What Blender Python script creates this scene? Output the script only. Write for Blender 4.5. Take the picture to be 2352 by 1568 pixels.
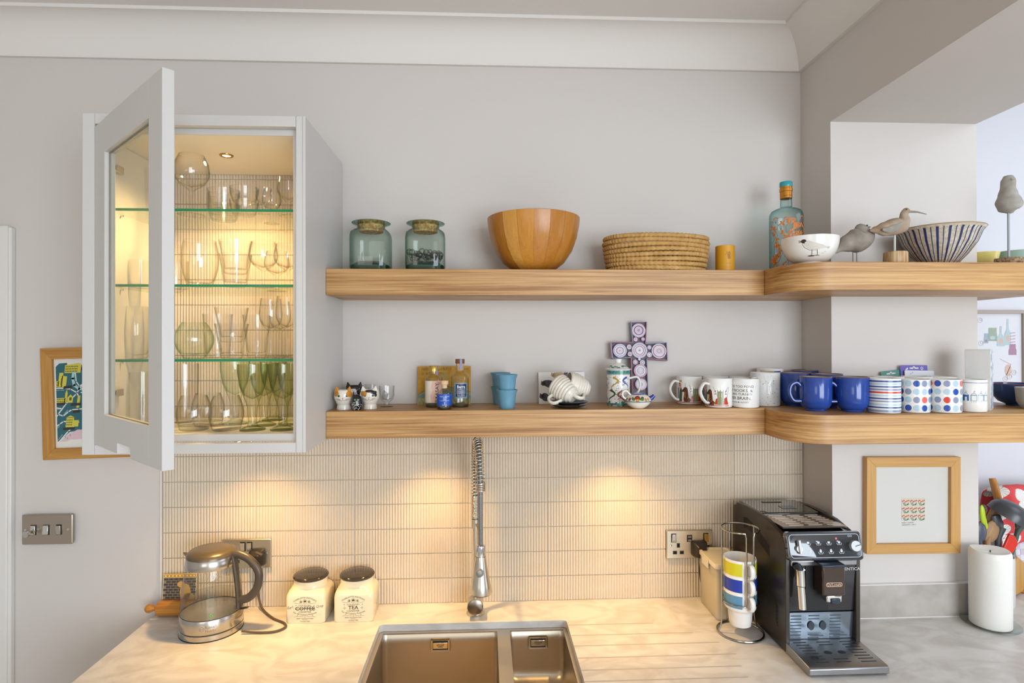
import bpy, bmesh, math, random
from mathutils import Vector, Matrix
random.seed(7)
PI = math.pi
SC = bpy.context.scene
COL = SC.collection
for o in list(bpy.data.objects):
    bpy.data.objects.remove(o)

# ------------------------------------------------------------------ camera
F, YAW, PITCH, ROLL, CAM = 1328.05, 0.0455693, 0.0050092, -0.0024087, Vector((0.0, -1.81659, 1.71243))
FW = Vector((math.sin(YAW) * math.cos(PITCH), math.cos(YAW) * math.cos(PITCH), math.sin(PITCH)))
_r = Vector((math.cos(YAW), -math.sin(YAW), 0)); _u = _r.cross(FW)
RT = math.cos(ROLL) * _r + math.sin(ROLL) * _u
UP = -math.sin(ROLL) * _r + math.cos(ROLL) * _u
cd = bpy.data.cameras.new('camera'); cd.sensor_width = 36.0; cd.lens = F * 36.0 / 2352.0
cd.clip_start = 0.02
cam = bpy.data.objects.new('camera', cd); COL.objects.link(cam)
cam.matrix_world = Matrix.Translation(CAM) @ Matrix((RT, UP, -FW)).transposed().to_4x4()
SC.camera = cam

# ------------------------------------------------------------------ world, daylight, exposure
W = bpy.data.worlds.new('world'); SC.world = W; W.use_nodes = True
W.node_tree.nodes['Background'].inputs[0].default_value = (1.0, 0.985, 0.96, 1)
W.node_tree.nodes['Background'].inputs[1].default_value = 0.38

def area(name, loc, target, sx, sy, power, col):
    l = bpy.data.lights.new(name, 'AREA'); l.shape = 'RECTANGLE'; l.size = sx; l.size_y = sy
    l.energy = power; l.color = col
    o = bpy.data.objects.new(name, l); COL.objects.link(o); o.location = loc
    o.rotation_euler = (Vector(target) - Vector(loc)).to_track_quat('-Z', 'Y').to_euler()
    return o
# daylight through the garden doors behind and to the right; the rear left lamp is an added soft fill, no known window
area('garden_door_daylight', (1.7, -4.2, 1.7), (0.1, 0.0, 1.6), 2.2, 2.0, 90, (0.80, 0.90, 1.0))
area('rear_fill_light', (-1.3, -4.4, 1.9), (0.0, 0.0, 1.6), 1.4, 1.3, 10, (1.0, 0.93, 0.84))
area('rooflight_daylight', (2.5, -1.0, 2.66), (2.3, -1.0, 0.0), 1.2, 1.2, 9, (0.74, 0.86, 1.0))
area('soffit_fill_light', (4.45, -1.3, 1.2), (1.2, -0.6, 1.9), 1.6, 1.4, 9, (0.80, 0.88, 1.0))  # added lamp to brighten the beam's underside, not a known window
SC.view_settings.view_transform = 'Standard'
SC.view_settings.look = 'None'
SC.view_settings.exposure = 0.47
SC.view_settings.gamma = 1.0
SC.view_settings.use_curve_mapping = False
cy = SC.cycles
cy.max_bounces = 6; cy.diffuse_bounces = 3; cy.glossy_bounces = 3; cy.transmission_bounces = 4; cy.transparent_max_bounces = 64
cy.caustics_reflective = False; cy.caustics_refractive = False; cy.sample_clamp_indirect = 4.0; cy.adaptive_threshold = 0.03

def spot(name, loc, power, angle, blend, col=(1.0, 0.60, 0.20), size=0.012, aim=(0, 0, -1)):
    l = bpy.data.lights.new(name, 'SPOT'); l.energy = power; l.spot_size = math.radians(angle)
    l.spot_blend = blend; l.color = col; l.shadow_soft_size = size
    o = bpy.data.objects.new(name, l); COL.objects.link(o); o.location = loc
    o.rotation_euler = Vector(aim).to_track_quat('-Z', 'Y').to_euler()
    return o

# ------------------------------------------------------------------ helpers: pixel of the photograph -> point on a known plane
def _ray(px, py):
    return FW + RT * ((px - 1176) / F) - UP * ((py - 784) / F)
def PY(px, py, Y):
    d = _ray(px, py); return CAM + d * ((Y - CAM.y) / d.y)
def PZ(px, py, z):
    d = _ray(px, py); return CAM + d * ((z - CAM.z) / d.z)
def pj(v):
    d = Vector(v) - CAM; q = d.dot(FW); return 1176 + F * d.dot(RT) / q, 784 - F * d.dot(UP) / q
def mpp(X, Y):
    return (Vector((X, Y, CAM.z)) - CAM).dot(FW) / F

# ------------------------------------------------------------------ materials
def lin(c):
    if isinstance(c, str):
        c = c.lstrip('#'); c = [int(c[i:i + 2], 16) / 255 for i in (0, 2, 4)]
    return tuple((x / 12.92 if x <= 0.04045 else ((x + 0.055) / 1.055) ** 2.4) for x in c[:3])
MC = {}
def nodes(name):
    m = bpy.data.materials.new(name); m.use_nodes = True
    t = m.node_tree; return m, t, t.nodes['Principled BSDF']
def mat(name, col='#cccccc', rough=0.5, metal=0.0, spec=0.5, coat=0.0, emit=None, es=0.0, noise=None, bump=None, sss=0.0, trans=0.0):
    """plain procedural surface; noise=(scale, amount, second colour), bump=(scale, strength)"""
    if name in MC: return MC[name]
    m, t, b = nodes(name)
    c = lin(col) + (1,)
    b.inputs['Base Color'].default_value = c
    b.inputs['Roughness'].default_value = rough
    b.inputs['Metallic'].default_value = metal
    b.inputs['Specular IOR Level'].default_value = spec
    b.inputs['Coat Weight'].default_value = coat
    b.inputs['Transmission Weight'].default_value = trans
    if sss:
        b.inputs['Subsurface Weight'].default_value = sss
        b.inputs['Subsurface Radius'].default_value = (0.02, 0.015, 0.01); b.inputs['Subsurface Scale'].default_value = 0.5
    if emit:
        b.inputs['Emission Color'].default_value = lin(emit) + (1,); b.inputs['Emission Strength'].default_value = es
    if noise or bump:
        tc = t.nodes.new('ShaderNodeTexCoord')
    if noise:
        n = t.nodes.new('ShaderNodeTexNoise'); n.inputs['Scale'].default_value = noise[0]; n.inputs['Detail'].default_value = 5
        t.links.new(tc.outputs['Object'], n.inputs['Vector'])
        r = t.nodes.new('ShaderNodeValToRGB'); r.color_ramp.elements[0].position = 0.5 - noise[1]; r.color_ramp.elements[1].position = 0.5 + noise[1]
        r.color_ramp.elements[0].color = lin(noise[2]) + (1,); r.color_ramp.elements[1].color = c
        t.links.new(n.outputs['Fac'], r.inputs['Fac']); t.links.new(r.outputs['Color'], b.inputs['Base Color'])
    if bump:
        n = t.nodes.new('ShaderNodeTexNoise'); n.inputs['Scale'].default_value = bump[0]; n.inputs['Detail'].default_value = 4
        t.links.new(tc.outputs['Object'], n.inputs['Vector'])
        u = t.nodes.new('ShaderNodeBump'); u.inputs['Strength'].default_value = bump[1]; u.inputs['Distance'].default_value = 0.002
        t.links.new(n.outputs['Fac'], u.inputs['Height']); t.links.new(u.outputs['Normal'], b.inputs['Normal'])
    MC[name] = m; return m

def wood(name, light, dark, axis='X', scale=1.0, rough=0.45, ring=9.0, streak=(3, 130, 130), amount=1.0, coarse=None):
    """grain running along one local axis"""
    if name in MC: return MC[name]
    m, t, b = nodes(name); N = t.nodes.new; L = t.links.new
    tc = N('ShaderNodeTexCoord'); mp = N('ShaderNodeMapping'); L(tc.outputs['Object'], mp.inputs['Vector'])
    s = {'X': streak, 'Y': (streak[1], streak[0], streak[2]), 'Z': (streak[1], streak[2], streak[0])}[axis]
    mp.inputs['Scale'].default_value = [k * scale for k in s]
    n1 = N('ShaderNodeTexNoise'); n1.inputs['Scale'].default_value = 1.0; n1.inputs['Detail'].default_value = 6; n1.inputs['Roughness'].default_value = 0.65; n1.inputs['Distortion'].default_value = 0.6
    L(mp.outputs['Vector'], n1.inputs['Vector'])
    mp2 = N('ShaderNodeMapping'); L(tc.outputs['Object'], mp2.inputs['Vector'])
    s2 = {'X': (1.4, 22, 22), 'Y': (22, 1.4, 22), 'Z': (22, 22, 1.4)}[axis]
    mp2.inputs['Scale'].default_value = [k * scale for k in (coarse or s2)]
    n2 = N('ShaderNodeTexNoise'); n2.inputs['Scale'].default_value = 1.0; n2.inputs['Detail'].default_value = 3; n2.inputs['Distortion'].default_value = 1.2
    L(mp2.outputs['Vector'], n2.inputs['Vector'])
    mm = N('ShaderNodeMath'); mm.operation = 'MULTIPLY_ADD'; mm.inputs[1].default_value = 0.62
    L(n1.outputs['Fac'], mm.inputs[0])
    m3 = N('ShaderNodeMath'); m3.operation = 'MULTIPLY'; m3.inputs[1].default_value = 0.38
    L(n2.outputs['Fac'], m3.inputs[0]); L(m3.outputs[0], mm.inputs[2])
    r = N('ShaderNodeValToRGB'); e = r.color_ramp.elements
    e[0].position = 0.5 - 0.13 / amount; e[1].position = 0.5 + 0.12 / amount
    e[0].color = lin(dark) + (1,); e[1].color = lin(light) + (1,)
    L(mm.outputs[0], r.inputs['Fac']); L(r.outputs['Color'], b.inputs['Base Color'])
    u = N('ShaderNodeBump'); u.inputs['Strength'].default_value = 0.18; u.inputs['Distance'].default_value = 0.001
    L(mm.outputs[0], u.inputs['Height']); L(u.outputs['Normal'], b.inputs['Normal'])
    b.inputs['Roughness'].default_value = rough
    MC[name] = m; return m

def glass(name, tint='#ffffff', edge='#c8d8d0', refl=1.0, rough=0.0, power=1.6):
    """thin clear glass: see-through with tinted, darker rims and mirror-like reflection"""
    if name in MC: return MC[name]
    m = bpy.data.materials.new(name); m.use_nodes = True; t = m.node_tree; N = t.nodes.new; L = t.links.new
    t.nodes.remove(t.nodes['Principled BSDF']); out = t.nodes['Material Output']
    lw = N('ShaderNodeLayerWeight'); lw.inputs['Blend'].default_value = 0.5
    pw = N('ShaderNodeMath'); pw.operation = 'POWER'; pw.inputs[1].default_value = power; L(lw.outputs['Facing'], pw.inputs[0])
    mx = N('ShaderNodeMix'); mx.data_type = 'RGBA'; L(pw.outputs[0], mx.inputs['Factor'])
    mx.inputs['A'].default_value = lin(tint) + (1,); mx.inputs['B'].default_value = lin(edge) + (1,)
    tr = N('ShaderNodeBsdfTransparent'); L(mx.outputs['Result'], tr.inputs['Color'])
    gl = N('ShaderNodeBsdfGlossy'); gl.inputs['Roughness'].default_value = rough
    l2 = N('ShaderNodeLayerWeight'); l2.inputs['Blend'].default_value = 0.5
    fr = N('ShaderNodeMath'); fr.operation = 'POWER'; fr.inputs[1].default_value = 5.0; L(l2.outputs['Facing'], fr.inputs[0])
    sc = N('ShaderNodeMath'); sc.operation = 'MULTIPLY_ADD'; sc.inputs[1].default_value = 0.6 * refl; sc.inputs[2].default_value = 0.035 * refl; sc.use_clamp = True; L(fr.outputs[0], sc.inputs[0])
    ms = N('ShaderNodeMixShader'); L(sc.outputs[0], ms.inputs[0]); L(tr.outputs[0], ms.inputs[1]); L(gl.outputs[0], ms.inputs[2])
    L(ms.outputs[0], out.inputs['Surface']); MC[name] = m; return m
def frosted(name, col, see=0.5, rough=0.3):
    """milky see-through plastic"""
    if name in MC: return MC[name]
    m, t, b = nodes(name); N = t.nodes.new; L = t.links.new
    b.inputs['Base Color'].default_value = lin(col) + (1,); b.inputs['Roughness'].default_value = rough
    tr_ = N('ShaderNodeBsdfTransparent'); tr_.inputs['Color'].default_value = (1, .98, .93, 1)
    ms = N('ShaderNodeMixShader'); ms.inputs[0].default_value = see
    L(b.outputs[0], ms.inputs[1]); L(tr_.outputs[0], ms.inputs[2]); L(ms.outputs[0], t.nodes['Material Output'].inputs['Surface']); MC[name] = m; return m

def brushed(name, col, rough=0.28, scale=(2, 300, 2), var=0.12, metal=1.0):
    if name in MC: return MC[name]
    m, t, b = nodes(name); N = t.nodes.new; L = t.links.new
    b.inputs['Base Color'].default_value = lin(col) + (1,); b.inputs['Metallic'].default_value = metal
    tc = N('ShaderNodeTexCoord'); mp = N('ShaderNodeMapping'); mp.inputs['Scale'].default_value = scale; L(tc.outputs['Object'], mp.inputs['Vector'])
    n = N('ShaderNodeTexNoise'); n.inputs['Scale'].default_value = 1.0; n.inputs['Detail'].default_value = 3; L(mp.outputs['Vector'], n.inputs['Vector'])
    ma = N('ShaderNodeMath'); ma.operation = 'MULTIPLY_ADD'; ma.inputs[1].default_value = var; ma.inputs[2].default_value = rough - var / 2; L(n.outputs['Fac'], ma.inputs[0]); L(ma.outputs[0], b.inputs['Roughness'])
    MC[name] = m; return m

# ------------------------------------------------------------------ geometry builder
class G:
    def __init__(s): s.v = []; s.f = []; s.m = []
    def add(s, vs, fs, mi=0, M=None):
        k = len(s.v)
        s.v += [tuple((M @ Vector(p)) if M else p) for p in vs]
        s.f += [tuple(i + k for i in f) for f in fs]; s.m += [mi] * len(fs); return s
    def box(s, x0, x1, y0, y1, z0, z1, mi=0, M=None):
        vs = [(x, y, z) for z in (z0, z1) for y in (y0, y1) for x in (x0, x1)]
        return s.add(vs, [(0, 2, 3, 1), (4, 5, 7, 6), (0, 1, 5, 4), (2, 6, 7, 3), (0, 4, 6, 2), (1, 3, 7, 5)], mi, M)
    def lathe(s, prof, n=32, mi=0, M=None, mod=None, a0=0.0, a1=2 * PI, sy=1.0):
        """prof: (r, z) from bottom to top seen from outside; mod(a, z) scales the radius"""
        full = abs(a1 - a0 - 2 * PI) < 1e-6; vs = []; fs = []; rows = []
        for r, z in prof:
            if r < 1e-7: rows.append([len(vs)]); vs.append((0, 0, z)); continue
            row = []
            for i in range(n if full else n + 1):
                a = a0 + (a1 - a0) * i / n; q = r * (mod(a, z) if mod else 1)
                row.append(len(vs)); vs.append((q * math.cos(a), q * math.sin(a) * sy, z))
            rows.append(row)
        for A, B in zip(rows, rows[1:]):
            for i in range(n):
                j = (i + 1) % n if full else i + 1
                if len(A) == 1 and len(B) == 1: continue
                if len(A) == 1: fs.append((A[0], B[j], B[i]))
                elif len(B) == 1: fs.append((A[i], A[j], B[0]))
                else: fs.append((A[i], A[j], B[j], B[i]))
        return s.add(vs, fs, mi, M)
    def loft(s, rings, mi=0, c0=True, c1=True, M=None, closed=True):
        n = len(rings[0]); vs = [p for r in rings for p in r]; fs = []
        for k in range(len(rings) - 1):
            for i in range(n if closed else n - 1):
                j = (i + 1) % n; fs.append((k * n + i, k * n + j, (k + 1) * n + j, (k + 1) * n + i))
        if c0: fs.append(tuple(range(n - 1, -1, -1)))
        if c1: fs.append(tuple((len(rings) - 1) * n + i for i in range(n)))
        return s.add(vs, fs, mi, M)
    def tube(s, pts, r, n=10, mi=0, M=None, closed=False, flat=1.0, up=None):
        P = [Vector(p) for p in pts]; m = len(P); R = r if isinstance(r, (list, tuple)) else [r] * m
        T = []
        for i in range(m):
            a = P[(i - 1) % m] if closed or i else P[0]; b = P[(i + 1) % m] if closed or i < m - 1 else P[-1]
            T.append((b - a).normalized())
        u = Vector(up) if up else (Vector((0, 0, 1)) if abs(T[0].z) < 0.9 else Vector((1, 0, 0)))
        rings = []
        for i in range(m):
            u = (u - T[i] * u.dot(T[i])).normalized(); w = T[i].cross(u)
            q = R[i]; qa, qb = q if isinstance(q, (list, tuple)) else (q, q * flat)
            rings.append([tuple(P[i] + u * (qb * math.sin(2 * PI * k / n)) + w * (qa * math.cos(2 * PI * k / n))) for k in range(n)])
        if closed: return s.loft(rings + [rings[0]], mi, False, False, M)
        return s.loft(rings, mi, True, True, M)
    def prism(s, poly, z0, z1, mi=0, M=None):
        return s.loft([[(x, y, z0) for x, y in poly], [(x, y, z1) for x, y in poly]], mi, True, True, M)
    def sphere(s, c, r, mi=0, n=16, k=10, M=None, sc=(1, 1, 1)):
        Mx = Matrix.Translation(c) @ Matrix.Diagonal((sc[0], sc[1], sc[2], 1))
        if M: Mx = M @ Mx
        return s.lathe([(r * math.sin(PI * i / k) if 0 < i < k else 0, -r * math.cos(PI * i / k)) for i in range(k + 1)], n, mi, Mx)
    def obj(s, name, mats, parent=None, loc=None, rot=None, bevel=None, ang=38, seg=2):
        me = bpy.data.meshes.new(name); me.from_pydata(s.v, [], s.f)
        mats = mats if isinstance(mats, (list, tuple)) else [mats]
        for m in mats: me.materials.append(m)
        if len(mats) > 1: me.polygons.foreach_set('material_index', s.m)
        bm = bmesh.new(); bm.from_mesh(me); bmesh.ops.recalc_face_normals(bm, faces=bm.faces); bm.to_mesh(me); bm.free()
        me.polygons.foreach_set('use_smooth', [True] * len(me.polygons)); me.set_sharp_from_angle(angle=math.radians(ang))
        o = bpy.data.objects.new(name, me); COL.objects.link(o)
        if parent: o.parent = parent
        if loc is not None: o.location = loc
        if rot is not None: o.rotation_euler = rot
        if bevel:
            b = o.modifiers.new('bevel', 'BEVEL'); b.width = bevel; b.segments = seg; b.limit_method = 'ANGLE'; b.angle_limit = math.radians(40)
        return o
def tag(o, label, cat, group=None):
    o['label'] = label; o['category'] = cat
    if group: o['group'] = group
    return o
def thing(name, label, cat, loc=(0, 0, 0), rz=0.0, group=None, rot=None):
    o = bpy.data.objects.new(name, None); o.empty_display_size = 0.03; COL.objects.link(o)
    o.location = loc; o.rotation_euler = rot or (0, 0, rz); return tag(o, label, cat, group)
def struct(o): o['kind'] = 'structure'; return o
def dup(root, loc, rz=None, label=None, group=None, scale=None):
    def cp(o, par):
        c = o.copy(); COL.objects.link(c); c.parent = par
        for ch in o.children: cp(ch, c)
        return c
    r = cp(root, None); r.location = loc
    if rz is not None: r.rotation_euler = (0, 0, rz)
    if scale: r.scale = scale if isinstance(scale, tuple) else (scale,) * 3
    if label: r['label'] = label
    if group: r['group'] = group
    return r
def rrect(x0, x1, y0, y1, r, z, n=5):
    P = []
    for cx, cy, a in ((x1 - r, y1 - r, 0), (x0 + r, y1 - r, 90), (x0 + r, y0 + r, 180), (x1 - r, y0 + r, 270)):
        for k in range(n + 1):
            t = math.radians(a + 90 * k / n); P.append((cx + r * math.cos(t), cy + r * math.sin(t), z))
    return P
def bez(p, n=12):
    """smooth curve through the points (Catmull-Rom)"""
    P = [Vector(q) for q in p]; P = [2 * P[0] - P[1]] + P + [2 * P[-1] - P[-2]]; out = []
    for i in range(1, len(P) - 2):
        for k in range(n):
            t = k / n; a, b, c, d = P[i - 1:i + 3]
            out.append(0.5 * ((2 * b) + (c - a) * t + (2 * a - 5 * b + 4 * c - d) * t * t + (3 * b - a - 3 * c + d) * t ** 3))
    out.append(P[-2]); return [tuple(v) for v in out]
def rz(a): return Matrix.Rotation(a, 4, 'Z')
def tr(x, y, z): return Matrix.Translation((x, y, z))

# ------------------------------------------------------------------ flat print: polygons in (u, v), wrapped onto a surface
_TX = {}
def text(body, size, u, v, mi=0, align='CENTER', bold=0.0, rot=0.0, arc=None, sx=1.0, shear=0.0):
    key = (body, bold, shear)
    if key not in _TX:
        c = bpy.data.curves.new('t', 'FONT'); c.body = body; c.size = 1.0; c.align_x = 'CENTER'; c.align_y = 'CENTER'; c.offset = bold; c.resolution_u = 2; c.shear = shear
        o = bpy.data.objects.new('t', c); COL.objects.link(o); dg = bpy.context.evaluated_depsgraph_get()
        me = bpy.data.meshes.new_from_object(o.evaluated_get(dg))
        _TX[key] = [[(me.vertices[i].co.x, me.vertices[i].co.y) for i in p.vertices] for p in me.polygons]
        bpy.data.objects.remove(o); bpy.data.curves.remove(c); bpy.data.meshes.remove(me)
    out = []; ca, sa = math.cos(rot), math.sin(rot)
    xs = [q[0] for p in _TX[key] for q in p] or [0]
    off = {'CENTER': 0, 'LEFT': -min(xs), 'RIGHT': -max(xs)}[align]
    for p in _TX[key]:
        q = []
        for x, y in p:
            x = (x + off) * size * sx; y *= size
            if arc: x, y = (arc + y) * math.sin(x / arc), (arc + y) * math.cos(x / arc) - arc
            q.append((u + ca * x - sa * y, v + sa * x + ca * y))
        out.append((mi, q))
    return out
def ell(u, v, ru, rv=None, mi=0, n=14, rot=0.0):
    rv = rv or ru; ca, sa = math.cos(rot), math.sin(rot)
    return [(mi, [(u + ca * ru * math.cos(a) - sa * rv * math.sin(a), v + sa * ru * math.cos(a) + ca * rv * math.sin(a)) for a in [2 * PI * k / n for k in range(n)]])]
def ring(u, v, r, w, mi=0, n=18):
    return [(mi, [(u + q * math.cos(a), v + q * math.sin(a)) for q, a in ((r - w, 2 * PI * k / n), (r, 2 * PI * k / n), (r, 2 * PI * (k + 1) / n), (r - w, 2 * PI * (k + 1) / n))]) for k in range(n)]
def rect(u0, u1, v0, v1, mi=0): return [(mi, [(u0, v0), (u1, v0), (u1, v1), (u0, v1)])]
def poly(pts, mi=0): return [(mi, list(pts))]
def line(pts, w, mi=0):
    out = []
    for (x0, y0), (x1, y1) in zip(pts, pts[1:]):
        L = math.hypot(x1 - x0, y1 - y0) or 1e-9; nx, ny = -(y1 - y0) / L * w / 2, (x1 - x0) / L * w / 2
        ex, ey = (x1 - x0) / L * w * .3, (y1 - y0) / L * w * .3
        out.append((mi, [(x0 + nx - ex, y0 + ny - ey), (x0 - nx - ex, y0 - ny - ey), (x1 - nx + ex, y1 - ny + ey), (x1 + nx + ex, y1 + ny + ey)]))
    return out
def scrib(u, v, w, h, mi=0, rot=0.0, gap=0.62, lw=0.16, seed=1):
    """a row of short strokes: lettering too small to read in the photograph"""
    R = random.Random(seed); out = []; x = -w / 2; ca, sa = math.cos(rot), math.sin(rot)
    q = lambda a, b: (u + ca * a - sa * b, v + sa * a + ca * b)
    while x < w / 2:
        if R.random() < .86:
            a, b = R.uniform(-.5, .5) * h, R.uniform(-.5, .5) * h
            out += line([q(x, -h / 2), q(x + h * .1, h / 2)], h * lw, mi) + line([q(x, a), q(x + h * gap * .7, b)], h * lw, mi)
        x += h * gap
    return out
def decal(name, polys, mats, fn, parent, step=None, clip=None, layer=1, vstep=None):
    """polys are laid flat, cut into strips of `step`, then carried onto the surface by fn(u, v, lift)"""
    bm = bmesh.new()
    for k, (mi, p) in enumerate(polys):
        vs = [bm.verts.new((x, y, 0.00025 + 0.00002 * mi * layer)) for x, y in p]
        try: f = bm.faces.new(vs); f.material_index = mi
        except ValueError: pass
    if clip:
        for co, no in (((clip[0], 0, 0), (-1, 0, 0)), ((clip[1], 0, 0), (1, 0, 0)), ((0, clip[2], 0), (0, -1, 0)), ((0, clip[3], 0), (0, 1, 0))):
            bmesh.ops.bisect_plane(bm, geom=bm.verts[:] + bm.edges[:] + bm.faces[:], plane_co=co, plane_no=no, clear_outer=True)
    if step and bm.verts:
        lo = min(v.co.x for v in bm.verts); hi = max(v.co.x for v in bm.verts); x = math.ceil(lo / step) * step
        while x < hi:
            bmesh.ops.bisect_plane(bm, geom=bm.verts[:] + bm.edges[:] + bm.faces[:], plane_co=(x, 0, 0), plane_no=(1, 0, 0)); x += step
    if vstep and bm.verts:
        lo = min(v.co.y for v in bm.verts); hi = max(v.co.y for v in bm.verts); y = math.ceil(lo / vstep) * vstep
        while y < hi:
            bmesh.ops.bisect_plane(bm, geom=bm.verts[:] + bm.edges[:] + bm.faces[:], plane_co=(0, y, 0), plane_no=(0, 1, 0)); y += vstep
    bmesh.ops.triangulate(bm, faces=[f for f in bm.faces if len(f.verts) > 4])
    for v in bm.verts: v.co = Vector(fn(v.co.x, v.co.y, v.co.z))
    me = bpy.data.meshes.new(name); bm.to_mesh(me); bm.free()
    for m in mats: me.materials.append(m)
    me.polygons.foreach_set('use_smooth', [True] * len(me.polygons)) if step else None
    o = bpy.data.objects.new(name, me); COL.objects.link(o); o.parent = parent; return o
def on_cyl(r, a0=-PI / 2, z0=0.0, taper=0.0):
    return lambda u, v, d: ((r + taper * v + d) * math.cos(a0 + u / r), (r + taper * v + d) * math.sin(a0 + u / r), z0 + v)
def on_front(y=0.0, x0=0.0, z0=0.0): return lambda u, v, d: (x0 + u, y - d, z0 + v)
def ink(col, rough=0.4, metal=0.0): return mat('print_' + col.lstrip('#') + ('_m' if metal else ''), col, rough, metal)

# ================================================================== the setting
ZC = 0.9076; WY = 0.006; XC = 1.0191; XR = 1.4665; YN = -0.156; YF = 0.12; ZCOR = 2.588; ZCEIL = 2.70
paint = mat('wall_paint', '#d4cdc7', 0.75, bump=(260, 0.06))
white = mat('ceiling_paint', '#e6e0da', 0.8, bump=(180, 0.08))
paint_far = mat('far_wall_paint', '#d4d3d8', 0.75)
struct(G().box(-3.2, XC, WY, 0.15, 0, 2.75).obj('wall_back', paint))
struct(G().box(XC, XR, YN, 0.15, 0, 2.3679).obj('wall_nib', paint))
struct(G().box(XC, XR, -4.6, 0.15, 2.3680, 2.78).obj('trim_1', paint))['label'] = 'painted beam over the opening'
struct(G().box(XR, 4.6, YF, 0.27, 0, 2.75).obj('wall_far', paint_far))
struct(G().box(4.6, 4.7, -4.6, 0.2, 0, 2.75).obj('wall_right', paint_far))
struct(G().box(-3.3, -3.2, -4.6, 0.2, 0, 2.75).obj('wall_left', paint))
struct(G().box(-3.3, 4.7, -4.6, 0.3, -0.1, 0).obj('floor', mat('floor_tile', '#d6d0c8', 0.5)))
struct(G().box(-3.3, 4.7, -4.6, 0.3, ZCEIL, 2.8).obj('ceiling', white))
# coved cornice along the back wall and the beam, with a small step against the ceiling
cor = [(0.0, ZCOR), (0.012, ZCOR), (0.012, ZCOR + 0.006)]
for k in range(0, 9):
    a = k / 8 * PI / 2; cor.append((0.012 + 0.084 * (1 - math.cos(a)), ZCOR + 0.006 + 0.096 * math.sin(a)))
cor += [(0.100, ZCOR + 0.102), (0.100, ZCEIL + 0.005), (0.0, ZCEIL + 0.005)]
g = G(); L1 = []; L2 = []
rings = [[(-3.2, WY - p, z) for p, z in cor], [(XC - 0.0, WY - p, z) for p, z in cor]]
# mitre the two runs at the corner
rings[1] = [(XC - p, WY - p, z) for p, z in cor]
g.loft(rings, 0); struct(g.obj('trim_2', white, ang=30))['label'] = 'coved cornice over the back wall'
g = G(); g.loft([[(XC - p, WY - p, z) for p, z in cor], [(XC - p, -4.6, z) for p, z in cor]], 0)
struct(g.obj('trim_3', white, ang=30))['label'] = 'coved cornice along the beam'
# door lining at the far left
gd = G(); xr = PY(36, 800, WY).x; zt = PY(30, 517, -0.02).z
gd.box(xr - 0.09, xr - 0.008, -0.016, WY, 0, zt).box(xr - 0.012, xr, -0.011, WY, 0, zt - 0.004)
struct(gd.obj('door_1', mat('gloss_white', '#e4e1dc', 0.35), bevel=0.003))['label'] = 'white painted door architrave'

# ---- ribbed wall tiles, each one a piece of the back wall
tile_m = mat('tile_glaze', '#dccfbc', 0.22, spec=0.5, noise=(9, 0.3, '#d5c6b0'))
grout_m = mat('grout', '#cbbfae', 0.9)
TW, TH, X0 = 0.3, 0.0773189, -0.7075668
wallb = bpy.data.objects['wall_back']
def tile_mesh(w, h):
    n = max(2, round(w / 0.0088)); p = w / n; g = G(); prof = []
    for i in range(n):
        for a, d in ((0.0, 0.0), (0.16, 0.0026), (0.5, 0.0040), (0.84, 0.0026)):
            prof.append((i * p + a * p, -0.0046 - d))
    prof.append((w, -0.0046))
    ringA = [(x, y, 0) for x, y in prof]; ringB = [(x, y, h) for x, y in prof]
    g.loft([ringA, ringB], 0, False, False, closed=False)
    k = len(prof); g.f.append(tuple(range(k)) + (2 * k + 1, 2 * k)); g.m.append(0)
    g.v += [(0, 0, 0), (w, 0, 0), (0, 0, h), (w, 0, h)]
    g.f[-1] = tuple(range(k)) + (2 * k + 1, 2 * k); g.f.append(tuple(range(2 * k - 1, k - 1, -1)) + (2 * k + 2, 2 * k + 3)); g.m.append(0)
    g.f += [(0, 2 * k, 2 * k + 2, k), (k - 1, 2 * k - 1, 2 * k + 3, 2 * k + 1)]; g.m += [0, 0]
    return g
_tm = {}
def put_tile(x0, x1, z0, z1):
    w, h = round(x1 - x0, 4), round(z1 - z0, 4)
    if (w, h) not in _tm:
        o = tile_mesh(w, h).obj('tile', tile_m, wallb, ang=50); _tm[(w, h)] = o.data
    else:
        o = bpy.data.objects.new('tile', _tm[(w, h)]); COL.objects.link(o); o.parent = wallb
    o.location = (x0, WY, z0)
gt = 0.0012
cols = [(-0.9885, X0)] + [(X0 + TW * i, min(X0 + TW * (i + 1), XC)) for i in range(6)]
for r in range(18):
    z0 = ZC + TH * r + gt; z1 = ZC + TH * (r + 1) - gt
    if r == 17: z1 = min(z1, 2.262)
    for ci, (a, b) in enumerate(cols):
        if r >= 7 and not ci <= 1: continue
        if r == 7 and ci > 1: continue
        bb = min(b, -0.4445) if r >= 7 else b
        zz = min(z1, 1.4520) if (r == 7 or r == 6) and a > -0.45 else z1
        if zz - z0 > 0.01: put_tile(a + gt, bb - gt, z0, zz)
o = struct(G().box(-0.9885, XC, WY - 0.0035, WY, ZC, 1.449).box(-0.9885, -0.4445, WY - 0.0035, WY, 1.449, 2.262).obj('grout', grout_m)); o.parent = wallb
del o['kind']
o = G().box(-0.9935, -0.9887, WY - 0.0085, WY, ZC, 1.45).obj('tile_trim', mat('trim_white', '#e9e2da', 0.4), wallb)

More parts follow.
